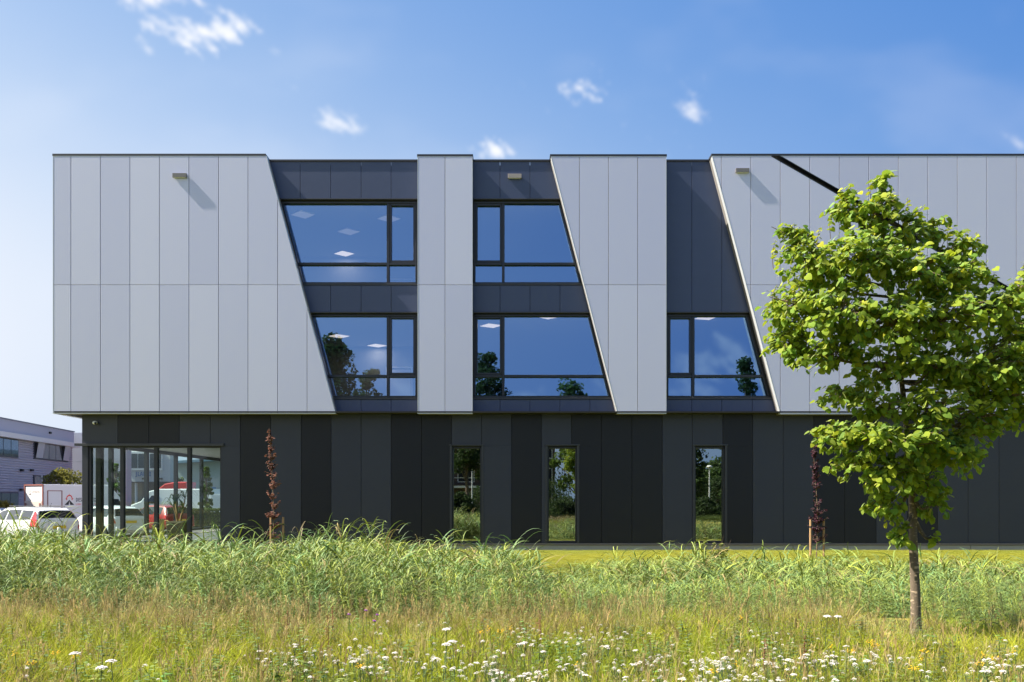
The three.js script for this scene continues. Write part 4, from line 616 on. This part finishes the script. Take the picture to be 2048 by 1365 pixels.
// the far side of the lane, mirrored in the facade windows
const MZ = (px, Z) => (px - CX) / F * (CZ + 0.6 * 2 + Z + 0.05), MH = (py, Z) => EYE + (HOR - py) / F * (CZ + 1.25 + Z);
farTree('tall dark broadleaf tree mirrored in the lower window beside the wide silver block', [MZ(672, 36), 0.2, 36], MH(660, 36), 8.2, { seed: 31, n: 13000, cone: true, leaf: 0.26, clear: 0.12, color: [0.055, 0.1, 0.025] });
farTree('broad leafy tree mirrored in the sash beside the narrow silver block', [MZ(972, 37), 0.2, 37], MH(700, 37), 5.4, { seed: 32, n: 9000, leaf: 0.24, clear: 0.2, color: [0.07, 0.11, 0.025] });
farTree('fresh green tree mirrored in the middle narrow window', [MZ(1150, 34), 0.2, 34], MH(752, 34), 4.6, { seed: 33, n: 7000, leaf: 0.22, clear: 0.22, color: [0.1, 0.16, 0.03] });
farTree('pointed birch mirrored at the slanted end of the single window', [MZ(1492, 38), 0.2, 38], MH(708, 38), 4.2, { seed: 34, n: 6000, leaf: 0.2, clear: 0.12, cone: true, color: [0.07, 0.12, 0.03] });
farTree('loose leafy tree mirrored in the narrow window beside the bush', [MZ(1385, 30), 0.2, 30], MH(880, 30), 3.0, { seed: 35, n: 3500, leaf: 0.2, clear: 0.3, color: [0.05, 0.085, 0.025] });
farTree('wide low tree mirrored behind the white lamp post', [MZ(1440, 60), 0.2, 60], MH(945, 60), 6, { seed: 36, n: 4500, leaf: 0.3, clear: 0.1 });
farTree('dark spreading tree mirrored in the first narrow window', [MZ(930, 33), 0.2, 33], MH(780, 33), 5, { seed: 37, n: 6000, leaf: 0.24, clear: 0.42, color: [0.04, 0.075, 0.02] });
farTree('smaller bushy tree beside the tall dark tree mirrored in the lower slanted window', [MZ(742, 40), 0.2, 40], MH(728, 40), 4.2, { seed: 38, n: 6000, leaf: 0.24, clear: 0.1, color: [0.06, 0.1, 0.025] });
for (const [px, Z, h, w, lab] of [[915, 30, 2.0, 2.6, 'rounded dark shrub mirrored low in the first narrow window'], [1125, 40, 1.6, 4.0, 'low brown green shrub mirrored in the middle narrow window'], [1418, 36, 1.5, 3.0, 'low shrub mirrored beneath the white lamp post'], [960, 52, 2.6, 5, 'broad hedge-like shrub mirrored below the balconies'], [1085, 56, 3.2, 6, 'tall shrub mirrored beyond the lawn in the middle narrow window'], [1445, 52, 3.4, 5, 'tall dark shrub mirrored behind the lamp post']]) farTree(lab, [MZ(px, Z), 0.15, Z], h, w, { name: 'shrub', seed: px, n: 3200, leaf: 0.2, clear: 0.04, color: [0.05, 0.085, 0.025] });
for (const [i, x] of [-46, -33, -21, 14, 24, 33, 44, 55].entries()) farTree('leafy tree in the row across the lane', [x, 0.2, 66 + (i % 3) * 4], 6 + (i * 7 % 4), 7.5, { seed: 50 + i, n: 3600, leaf: 0.42, clear: 0.06, group: 'row of trees across the lane' });
{
  const Z = 74, t = thing('apartment_block', 'brick apartment block with white balconies mirrored in the first narrow window', 'building', [MZ(935, Z), 0.2, Z]), brick = std([0.09, 0.06, 0.05], 0.9), wh = std([0.65, 0.65, 0.64], 0.6);
  obj('wall', box(26, 9, 10, -3, 4.5, 5), brick, t);
  for (const y of [2.9, 5.7, 8.5]) { obj('balcony', box(24, 0.25, 1.4, -3, y, -0.7), wh, t); obj('railing', box(24, 0.08, 0.06, -3, y + 1.05, -1.35), wh, t); for (let x = -13; x < 9; x += 3.1) { const w = obj('window', box(2, 1.7, 0.1, x, y - 1.4, -0.05), wh, t); obj('pane', box(1.8, 1.5, 0.05, x, y - 1.4, -0.11), M.dark[0], w); } }
  for (const [px, Zl, lab] of [[1427, 44, 'white street lamp mirrored in the narrow window beside the bush'], [938, 46, 'street lamp mirrored in the first narrow window']]) { const l = thing('street_lamp', lab, 'street lamp', [MZ(px, Zl), 0.2, Zl]); obj('pole', new THREE.CylinderGeometry(0.045, 0.07, 4.2, 12).translate(0, 2.1, 0), M.white, l); obj('head', new THREE.SphereGeometry(0.26, 16, 10).scale(1, 0.55, 1).translate(0, 4.25, 0), M.white, l); }
}
// ---------- saplings with stakes ----------
function sapling(label, px, z, h, col, seed, name) {
  const d = CZ - z, R = rng(seed), t = thing(name, label, 'tree', [XD(px, d), groundY(0, z), z]), list = [];
  const stem = curvePts([[0, -0.05, 0], [0.04, h * 0.35, 0.02], [-0.03, h * 0.7, 0], [-0.1, h, 0]], 14);
  obj('trunk', tube(stem, stem.map((_, i) => lerp(0.022, 0.003, i / 14)), 6), twigM, t);
  const g = [leafGeo(0.075, 0.3, 0.3), leafGeo(0.06, 0.5, 0.1)], tw = [];
  for (let i = 0; i < 90; i++) { const u = 0.15 + 0.8 * R(), q = stem[Math.min(13, Math.floor(u * 14))], a = R() * 6.28, l = (0.05 + 0.22 * (1 - u)) * (0.5 + R()), e = q.clone().add(V3(Math.cos(a) * l, 0.18 + R() * 0.1, Math.sin(a) * l)); tw.push(tube([q, q.clone().lerp(e, 0.6).add(V3(0, -0.02, 0)), e], [0.006, 0.004, 0.002], 4)); for (let k = 0; k < 9; k++) { const p = q.clone().lerp(e, 0.15 + 0.9 * R()), b = R() * 6.28, m = 0.6 + R() * 0.8; list.push({ g: k % 2, m: basis(V3(Math.cos(b), -0.5 + R() * 0.7, Math.sin(b)), V3(R() - 0.5, 1, R() - 0.5), p, 0.7 + R() * 0.5), c: C(col[0] * m, col[1] * m, col[2] * m) }); } }
  obj('twig', mergeGeometries(tw), twigM, t);
  stuff(obj('foliage', mergePlaced(g, list, true), farTree.m, t));
}
sapling('slender brown leaved sapling before the dark ground floor wall', 545, 3.2, 3.95, [0.2, 0.085, 0.06], 61, 'columnar_sapling');
sapling('slender dark purple sapling tied between stakes beside the young tree', 1633, 3.2, 3.45, [0.075, 0.022, 0.035], 62, 'columnar_sapling');
for (const [px, pt, z, lab] of [[541.5, 1036, 3.3, 'pale stake touching the brown sapling'], [566, 1035, 3.2, 'pale stake standing apart from the brown sapling'], [1621.5, 1040, 3.4, 'orange brown stake on the open lawn side of the purple sapling'], [1648, 1039, 3.2, 'orange brown stake between purple sapling and young tree']]) {
  const d = CZ - z, top = YD(pt, d), t = thing('tree_stake', lab, 'stake', [XD(px, d), groundY(0, z), z]); obj('post', new THREE.CylinderGeometry(0.032, 0.034, top + 0.25, 10).translate(0, (top + 0.25) / 2 - 0.25, 0), M.wood, t); obj('tie', new THREE.CylinderGeometry(0.038, 0.038, 0.05, 10).translate(0, top - 0.22, 0), M.black, t);
}

// ---------- reeds, meadow, lawn ----------
const edgeZ = (x) => Math.min(19.0 + 2.4 * (fbm(x * 0.35 + 11, 4.2, 3) - 0.5) + 0.9 * (fbm(x * 1.4 + 3, 8.1, 2) - 0.5), Math.abs(x - 4.6) < 0.75 ? 19.2 : 99); // where reeds give way to meadow
function inst(name, geos, mats, list, label, category) { // list: {g, m, c}
  geos.forEach((g, i) => { const l = list.filter((e) => e.g === i); if (!l.length) return; const im = new THREE.InstancedMesh(g, mats, l.length); l.forEach((e, k) => { im.setMatrixAt(k, e.m); im.setColorAt(k, e.c); }); im.name = numbered(name); im.castShadow = im.receiveShadow = true; im.userData = { kind: 'stuff', label, category }; scene.add(im); });
}
const place = (x, y, z, ry, sx, sy, tilt = 0, ta = 0) => new THREE.Matrix4().compose(V3(x, y, z), new THREE.Quaternion().setFromAxisAngle(V3(Math.cos(ta), 0, Math.sin(ta)), tilt).multiply(new THREE.Quaternion().setFromAxisAngle(V3(0, 1, 0), ry)), V3(sx, sy, sx));
function reedGeo(seed) { // one metre-scaled reed: stem and arching leaves; height 1
  const R = rng(seed), g = [tube([[0, 0, 0], [0.01, 0.4, 0], [0.02, 0.7, 0.01], [0.04, 0.97, 0.01]], [0.0035, 0.003, 0.0025, 0.001], 4)], nl = 16; let a = R() * 6.28;
  for (let i = 0; i < nl; i++) { const u = 0.22 + 0.76 * i / (nl - 1), h = u * 0.97; a += Math.PI * (0.85 + R() * 0.3); const l = (0.2 + R() * 0.15) * (u > 0.9 ? 0.8 : 1), up = 0.55 + R() * 0.5 + (u > 0.85 ? 0.5 : 0), b = a + 0.25 * Math.sin(a), dr = 0.35 + R() * 0.75; const pts = []; for (let k = 0; k <= 5; k++) { const f = k / 5, r = l * f * (1 - 0.12 * f), y = h + l * (up * f - (up * 0.35 + dr * 0.75) * f * f); pts.push(V3(0.02 * u + Math.cos(b) * r + 0.04 * f * f, y, Math.sin(b) * r)); } g.push(bladeFrom(pts, 0.0105 + R() * 0.0065, (R() - 0.5) * 1.2)); }
  return mergeGeometries(g.map((q) => { const n = q.toNonIndexed(); n.deleteAttribute('uv'); return n; }));
}
function tuftGeo(seed, n, spread, wid, bend, stiff = 0.3) { // grass tuft; height 1
  const R = rng(seed), g = [];
  for (let i = 0; i < n; i++) { const a = R() * 6.28, r = spread * Math.sqrt(R()), h = 0.55 + R() * 0.45, o = a + (R() - 0.5), b = bend * (stiff + R()); const x = Math.cos(a) * r, z = Math.sin(a) * r, pts = []; for (let k = 0; k <= 3; k++) { const f = k / 3; pts.push(V3(x + Math.cos(o) * b * f * f, h * f * (1 - 0.15 * b * f), z + Math.sin(o) * b * f * f)); } g.push(bladeFrom(pts, wid * (0.7 + R() * 0.6), R() * 3)); }
  return mergeGeometries(g.map((q) => { const m = q.toNonIndexed(); m.deleteAttribute('uv'); return m; }));
}
const curve = (tab, x) => { for (let i = 0; i < tab.length - 1; i++) if (x <= tab[i + 1][0]) return lerp(tab[i][1], tab[i + 1][1], clamp((x - tab[i][0]) / (tab[i + 1][0] - tab[i][0]), 0, 1)); return tab.at(-1)[1]; };
const reedTop = [[-200, 1.24], [150, 1.26], [250, 1.08], [440, 1.04], [520, 1.06], [640, 1.06], [780, 1.06], [860, 0.92], [960, 0.92], [1030, 1.18], [1070, 1.0], [1110, 0.62], [1350, 0.54], [1410, 0.7], [1600, 0.6], [1850, 0.55], [2250, 0.55]];
{
  const R = rng(71), geos = [1, 2, 3, 4, 5, 6, 7].map((s) => reedGeo(100 + s)), list = [], mat = leafMat([1, 1, 1], 0.6, { transmission: 0.32, specularIntensity: 0.7 });
  for (let i = 0; i < 21000; i++) {
    const z = 8.2 + R() * 12, d = CZ - z, x = (R() * 2 - 1) * (d * 0.6 + 2.2), px = CX + x / d * F, clump = fbm(x * 0.55 + 3, z * 0.55, 3); if (z > edgeZ(x) + (R() < 0.12 ? R() * 1.4 : 0) || clump < 0.32 + 0.14 * R()) continue;
    const y = groundY(x, z), e2 = edgeZ(x), hh = Math.max(0.42 + 0.3 * R(), (curve(reedTop, px) - y) / 1.1 * (0.8 + 0.1 * clump + 0.2 * R()) * (0.8 + 0.2 * sstep(z, 8.2, 10))) * (1 - 0.42 * sstep(z, e2 - 2, e2)) * (R() < 0.05 ? 1.2 : 1);
    const k = 0.45 + R() * 0.95, dryT = R() < 0.07 ? 1 : 0, gl = R();
    list.push({ g: Math.floor(R() * 7), m: place(x, y - 0.03, z, R() * 6.28, (0.95 + R() * 0.5) * Math.min(hh, 1.7), hh, 0.06 + R() * 0.2, 1.2 + R() * 1.6), c: dryT ? C(0.33 * k, 0.25 * k, 0.1 * k) : C((0.15 + 0.19 * gl) * k, (0.28 + 0.085 * gl) * k, (0.04 + 0.06 * (1 - gl)) * k) });
  }
  inst('reeds', geos, mat, list, 'dense band of tall grey green reeds growing in the ditch', 'reeds');
}
{ // meadow: green tufts, dry stalks, seed heads, broad weeds
  const R = rng(72), mat = leafMat([1, 1, 1], 0.88), list = [];
  const bare = (g) => { const m = g.index ? g.toNonIndexed() : g; for (const k of Object.keys(m.attributes)) if (k !== 'position' && k !== 'normal') m.deleteAttribute(k); return m; };
  const panicle = (seed) => { const Q = rng(seed), g = []; for (let i = 0; i < 5; i++) { const a = Q() * 6.28, l = 0.1 + Q() * 0.35, h = 0.7 + Q() * 0.3, x = Q() * 0.1 - 0.05, z = Q() * 0.1 - 0.05, top = V3(x + Math.cos(a) * l * 0.5, h, z + Math.sin(a) * l * 0.5); g.push(bare(bladeFrom(curvePts([[x, 0, z], [x + Math.cos(a) * l * 0.15, h * 0.55, z + Math.sin(a) * l * 0.15], top.toArray()], 4), 0.005))); for (let k = 0; k < 5; k++) { const b = Q() * 6.28; g.push(bare(bladeFrom([top.clone().add(V3(0, -0.2 * Q(), 0)), top.clone().add(V3(Math.cos(b) * 0.02, -0.1 * Q() + 0.04, Math.sin(b) * 0.02)), top.clone().add(V3(Math.cos(b) * 0.035, 0.06 - 0.12 * Q(), Math.sin(b) * 0.035))], 0.009, Q() * 3))); } } return mergeGeometries(g); };
  const weed = (seed) => { const Q = rng(seed), g = [bare(tube([[0, 0, 0], [0.01, 0.5, 0], [0.02, 0.95, 0]], [0.004, 0.003, 0.002], 4))], lf = leafGeo(0.085, 0.25, 0.4); for (let i = 0; i < 16; i++) { const b = i * 2.4 + Q(), u = 0.06 + 0.9 * i / 16; g.push(bare(lf.clone().applyMatrix4(basis(V3(Math.cos(b), 0.35 - 0.5 * Q(), Math.sin(b)), V3(Q() - 0.5, 1, Q() - 0.5), V3(0.01, u, 0), 1.15 - 0.6 * u).multiply(new THREE.Matrix4().makeScale(0.55, 1, 1))))); } return mergeGeometries(g); };
  const geos = [0, 1, 2, 3].map((s) => tuftGeo(201 + s, 12 + s * 2, 0.07 + 0.02 * s, 0.005 + 0.0022 * s, 0.1 + 0.07 * s)).concat([tuftGeo(205, 12, 0.07, 0.005, 0.16), tuftGeo(206, 9, 0.1, 0.006, 0.42)], [tuftGeo(210, 9, 0.07, 0.02, 0.16)], [1, 2, 3].map((s) => panicle(220 + s)), [1, 2].map((s) => weed(230 + s)));
  for (let i = 0; i < 70000; i++) {
    const z = 16.6 + R() * 9.2, d = CZ - z; if (R() > 0.3 + 0.7 * d / 14) continue; const x = (R() * 2 - 1) * (d * 0.6 + 1.2); if (z < edgeZ(x) - 0.5 + R() * 0.5) continue; const tr = Math.hypot(x - 4.58, (z - 20.0) * 0.6); if (tr < 0.16) continue;
    const y = groundY(x, z), px = CX + x / d * F, patch = fbm(x * 0.7 + 30, z * 0.7, 3), fine = fbm(x * 3.1, z * 3.1 + 70, 2); if (fine < 0.3 + 0.3 * R()) continue;
    const e = edgeZ(x), dryBand = (1 - sstep(z, e + 0.2, e + 2.0)) * (px < 1250 ? 1 : 0.45) * sstep(patch, 0.28, 0.5), k = 0.45 + R() * 1.0, low = tr < 0.7 ? 0.55 : 1, q = R();
    const put = (g, h, sx, tilt, c) => list.push({ g, m: place(x, y - 0.02, z, R() * 6.28, sx, h * low, tilt, R() * 6.28), c });
    if (q < dryBand * 0.42 + 0.07 * sstep(patch, 0.38, 0.62)) put(4 + (R() < 0.6 ? 0 : 1), 0.24 + R() * 0.26, 1, R() * 0.4, R() < 0.15 ? C(0.27 * k, 0.14 * k, 0.06 * k) : C(0.48 * k, 0.38 * k, 0.17 * k));
    else if (q > 0.975 - 0.04 * dryBand) put(7 + Math.floor(R() * 3), 0.38 + R() * 0.26, 1, R() * 0.25, C((0.38 + 0.1 * R()) * k, 0.33 * k, 0.14 * k));
    else if (q > 0.89) put(10 + Math.floor(R() * 2), 0.2 + R() * 0.22, 0.8 + R() * 0.5, R() * 0.2, C((0.1 + 0.1 * R()) * k, (0.19 + 0.05 * R()) * k, 0.03 * k));
    else if (q > 0.83) put(6, 0.13 + R() * 0.14, 1, R() * 0.3, C(0.17 * k, 0.28 * k, 0.05 * k));
    else put(Math.floor(R() * 4), 0.13 + R() * 0.26 * (0.4 + patch), 1, R() * 0.35, C((0.19 + 0.25 * patch + 0.1 * R()) * k, (0.325 + 0.16 * patch) * k, (0.025 + 0.015 * R()) * k));
  }
  inst('meadow_grass', geos, mat, list, 'rough meadow of green and straw coloured grass in front of the reeds', 'grass');
}
{ // mown lawn
  const R = rng(73), geos = [1, 2].map((s) => tuftGeo(300 + s, 14, 0.12, 0.011, 0.9)), list = [], mat = leafMat([1, 1, 1], 0.88);
  for (let i = 0; i < 26000; i++) { const z = -0.44 + R() * 8.8, x = -15 + R() * 38, k = 0.8 + R() * 0.4, p = fbm(x * 0.5, z * 0.9 + 50, 3); list.push({ g: i % 2, m: place(x, groundY(x, z) - 0.01, z, R() * 6.28, 1, 0.05 + 0.06 * R() + 0.05 * p), c: C((0.25 + 0.14 * p) * k, (0.3 + 0.06 * p) * k, 0.004 * k) }); }
  inst('lawn_grass', geos, mat, list, 'short yellow green mown lawn along the building plinth', 'grass');
  const R2 = rng(74), l2 = []; for (let i = 0; i < 5000; i++) { const z = 31 + R2() * 26, x = (R2() * 2 - 1) * 26, k = 0.7 + R2() * 0.5; l2.push({ g: i % 2, m: place(x, groundY(x, z), z, R2() * 6.28, 2.4, 0.3 + R2() * 0.35), c: C(0.12 * k, 0.17 * k, 0.03 * k) }); }
  inst('verge_grass', geos, mat, l2, 'loose grass on the verge across from the building, mirrored in the windows', 'grass');
}
// ---------- flowers ----------
{
  const R = rng(81), flo = std([0.62, 0.57, 0.53], 0.9), stemM = std([0.1, 0.15, 0.05], 0.8);
  const headGeo = (seed, n, rad) => { const Q = rng(seed), g = []; for (let i = 0; i < n; i++) { const a = i * 2.4, r = rad * Math.sqrt((i + 0.5) / n), q = new THREE.SphereGeometry(rad * 0.24, 5, 3, 0, 6.28, 0, 1.7).scale(1, 0.4, 1); g.push(q.translate(Math.cos(a) * r, 0.006 * (1 - (r / rad) ** 2) * 2 + (Q() - 0.5) * 0.009, Math.sin(a) * r)); } return mergeGeometries(g); };
  const proto = [0, 1, 2, 3].map((i) => { const g = new THREE.Group(), h = 1; const s = new THREE.Mesh(mergeGeometries([tube([[0, 0, 0], [0.012, 0.5, 0.01], [0, h, 0]], [0.0025, 0.0022, 0.002], 4), ...[0, 1, 2].map((k) => tube([[0.005, 0.82, 0], [Math.cos(k * 2.1) * 0.02, 0.92, Math.sin(k * 2.1) * 0.02], [Math.cos(k * 2.1) * 0.03, 0.995, Math.sin(k * 2.1) * 0.03]], [0.002, 0.002, 0.002], 3))]), stemM); s.name = 'stem'; const f = new THREE.Mesh(headGeo(400 + i, 15 + i * 3, 0.0155 + 0.0028 * i), flo); f.name = 'flower_head'; f.position.y = 1; for (const m of [s, f]) { m.castShadow = m.receiveShadow = true; g.add(m); } return g; });
  const zones = [[1000, 2040, 1255, 1345, 43], [480, 1000, 1270, 1350, 20], [520, 780, 1265, 1352, 49], [640, 1010, 1275, 1362, 75], [1020, 1260, 1238, 1300, 60], [900, 1180, 1320, 1364, 49], [1110, 1460, 1303, 1335, 66], [1380, 1760, 1288, 1345, 113], [1250, 1700, 1335, 1364, 58], [1640, 1790, 1298, 1330, 26], [1940, 2046, 1285, 1364, 34], [1500, 1600, 1250, 1290, 11], [30, 330, 1300, 1360, 10], [1790, 1950, 1320, 1360, 11], [700, 900, 1225, 1270, 13]];
  const pts = []; for (const [a, b, c, e, n] of zones) for (let i = 0; i < n; i++) { const u = R(), v = R(); pts.push([lerp(a, b, u), lerp(c, e, (v + R()) / 2)]); }
  for (let i = pts.length - 1; i > 0; i--) { const j = Math.floor(R() * (i + 1)); [pts[i], pts[j]] = [pts[j], pts[i]]; }
  pts.sort((a, b) => (b[1] > 1275 ? 1 : 0) - (a[1] > 1275 ? 1 : 0));
  const restList = [];
  pts.forEach(([px, py], i) => {
    const hh = 0.32 + R() * 0.13, d = (EYE - 0.22 - hh) * F / (py - HOR), z = CZ - d, x = XD(px, d), y = groundY(x, z), p = proto[i % 4];
    if (i >= 300) { restList.push({ g: i % 2, m: new THREE.Matrix4().compose(V3(x, y + hh, z), new THREE.Quaternion().setFromEuler(new THREE.Euler((R() - 0.5) * 0.4, R() * 6, (R() - 0.5) * 0.4)), V3(1, 1, 1).multiplyScalar(0.6 + R() * 0.5)), c: C(0.62, 0.57, 0.53).multiplyScalar(0.85 + R() * 0.25) }); return; }
    { const t = p.clone(); t.name = numbered('yarrow'); const s = 0.62 + R() * 0.5; t.position.set(x, y - 0.01, z); t.rotation.set((R() - 0.5) * 0.3, R() * 6.28, (R() - 0.5) * 0.3); t.children[0].scale.set(1, hh, 1); t.children[1].position.y = hh; t.children[1].scale.setScalar(s); t.userData = { label: 'yarrow with a flat white flower head in the meadow grass', category: 'flower', group: 'white yarrow in the meadow' }; scene.add(t); }
  });
  inst('small_flowers', [headGeo(450, 13, 0.019), headGeo(451, 10, 0.016)], std([1, 1, 1], 0.9), restList, 'small pale yarrow heads scattered through the meadow grass', 'flowers');
  // wild carrot: larger domed umbels
  const big = headGeo(500, 34, 0.036);
  for (const [px, py] of [[893, 1255], [893, 1282], [905, 1277], [222, 1320], [203, 1333], [1677, 1230], [1655, 1229], [150, 1305]]) {
    const hh = 0.5, d = (EYE - 0.22 - hh) * F / (py - HOR), z = CZ - d, x = XD(px, d), t = thing('wild_carrot', 'tall wild carrot with a broad domed white umbel', 'flower', [x, groundY(x, z) - 0.01, z], R() * 6, 'wild carrots in the meadow');
    obj('stem', tube([[0, 0, 0], [0.02, 0.25, 0], [0, hh, 0]], [0.005, 0.004, 0.003], 5), stemM, t); obj('flower_head', big, flo, t).position.y = hh;
  }
  // yellow ragwort-like clusters, purple knapweed, rusty dock
  const yel = std([0.72, 0.42, 0.01], 0.8), pur = std([0.3, 0.08, 0.38], 0.8), rust = std([0.25, 0.12, 0.05], 0.9);
  const clus = (seed, n, w, h, r) => { const Q = rng(seed), g = []; for (let i = 0; i < n; i++) g.push(new THREE.SphereGeometry(r * (0.7 + Q() * 0.6), 5, 3).scale(1, 0.55, 1).translate((Q() - 0.5) * w, (Q() - 0.5) * h, (Q() - 0.5) * w)); return mergeGeometries(g); };
  const yg = [clus(1, 13, 0.06, 0.04, 0.007), clus(2, 8, 0.045, 0.05, 0.006)];
  [[720, 1322], [1846, 1312], [1828, 1330], [1970, 1306], [1960, 1322], [1485, 1231], [1750, 1285], [1660, 1288], [1700, 1295], [980, 1252], [1000, 1256], [30, 1303], [110, 1300], [150, 1308], [60, 1322], [2030, 1300], [1740, 1278], [1020, 1250], [960, 1258], [1440, 1237], [1850, 1296], [1470, 1318], [1430, 1330], [1150, 1318], [1990, 1312]].forEach(([px, py], i) => {
    const hh = 0.32 + R() * 0.1, d = (EYE - 0.22 - hh) * F / (py - HOR), z = CZ - d, x = XD(px, d), t = thing('ragwort', 'leafy weed with a loose cluster of yellow flowers', 'flower', [x, groundY(x, z) - 0.01, z], R() * 6, 'yellow flowers in the meadow');
    obj('stem', tube([[0, 0, 0], [0.01, 0.2, 0], [0, hh, 0]], [0.005, 0.004, 0.003], 4), stemM, t); obj('flower_head', yg[i % 2], yel, t).position.y = hh;
  });
  const pg = clus(3, 8, 0.028, 0.02, 0.008);
  for (const [px, py] of [[732, 1221], [749, 1241], [698, 1229], [755, 1229]]) { const hh = 0.45, d = (EYE - 0.2 - hh) * F / (py - HOR), z = CZ - d, x = XD(px, d), t = thing('knapweed', 'thin stalk with a small purple thistle-like flower', 'flower', [x, groundY(x, z) - 0.01, z], 0, 'purple flowers in the meadow'); obj('stem', tube([[0, 0, 0], [0.01, 0.2, 0], [0, hh, 0]], [0.004, 0.003, 0.002], 4), stemM, t); obj('flower_head', pg, pur, t).position.y = hh; }
  const dg = mergeGeometries([clus(4, 46, 0.035, 0.26, 0.006), clus(5, 26, 0.1, 0.16, 0.005).translate(0, -0.05, 0)]);
  for (const [px, py] of [[640, 1205], [665, 1232], [575, 1244], [655, 1252], [1610, 1295], [1530, 1300], [1080, 1238]]) { const hh = 0.5, d = (EYE - 0.1 - hh) * F / (py - HOR), z = CZ - d, x = XD(px, d), t = thing('dock_stalk', 'rusty brown seed stalk of dock in the dry grass', 'weed', [x, groundY(x, z) - 0.01, z], R() * 6, 'rusty dock stalks'); obj('stem', tube([[0, 0, 0], [0.01, 0.25, 0], [0, hh, 0]], [0.006, 0.005, 0.003], 5), rust, t); obj('seed_head', dg, rust, t).position.y = hh - 0.12; }
}
{ // bush at the ditch edge and low weeds
  const R = rng(91), z = 7.4, d = CZ - z, t = thing('willow_bush', 'upright light green bush at the ditch edge before the third narrow window', 'bush', [XD(1415, d), groundY(0, z), z]), list = [], g = [leafGeo(0.075, 0.3, 0.2), leafGeo(0.06, 0.2, 0.4)], st = [];
  for (let i = 0; i < 34; i++) { const a = R() * 6.28, r = 0.55 * Math.sqrt(R()), h = 0.6 + R() * 0.5 + (i < 6 ? 0.35 : 0), e = V3(Math.cos(a) * r * 1.1, h, Math.sin(a) * r * 0.8), p = curvePts([[Math.cos(a) * 0.08, -0.1, Math.sin(a) * 0.08], [e.x * 0.6, h * 0.5, e.z * 0.6], e.toArray()], 6); st.push(tube(p, p.map((_, k) => lerp(0.009, 0.002, k / 6)), 4)); for (let k = 0; k < 80; k++) { const f = 0.2 + 0.8 * R(), q = p[Math.floor(f * 5)].clone().lerp(p[Math.floor(f * 5) + 1], R()), b = R() * 6.28, m = 0.75 + R() * 0.6; list.push({ g: k % 2, m: basis(V3(Math.cos(b), 0.2 + R() * 0.4, Math.sin(b)), V3(R() - 0.5, 0.8, R() - 0.5), q, 0.7 + R() * 0.5), c: C(0.19 * m, 0.22 * m, 0.04 * m) }); } }
  obj('stem', mergeGeometries(st), twigM, t); stuff(obj('foliage', mergePlaced(g, list, true), farTree.m, t));
}
renderer.render(scene, camera);
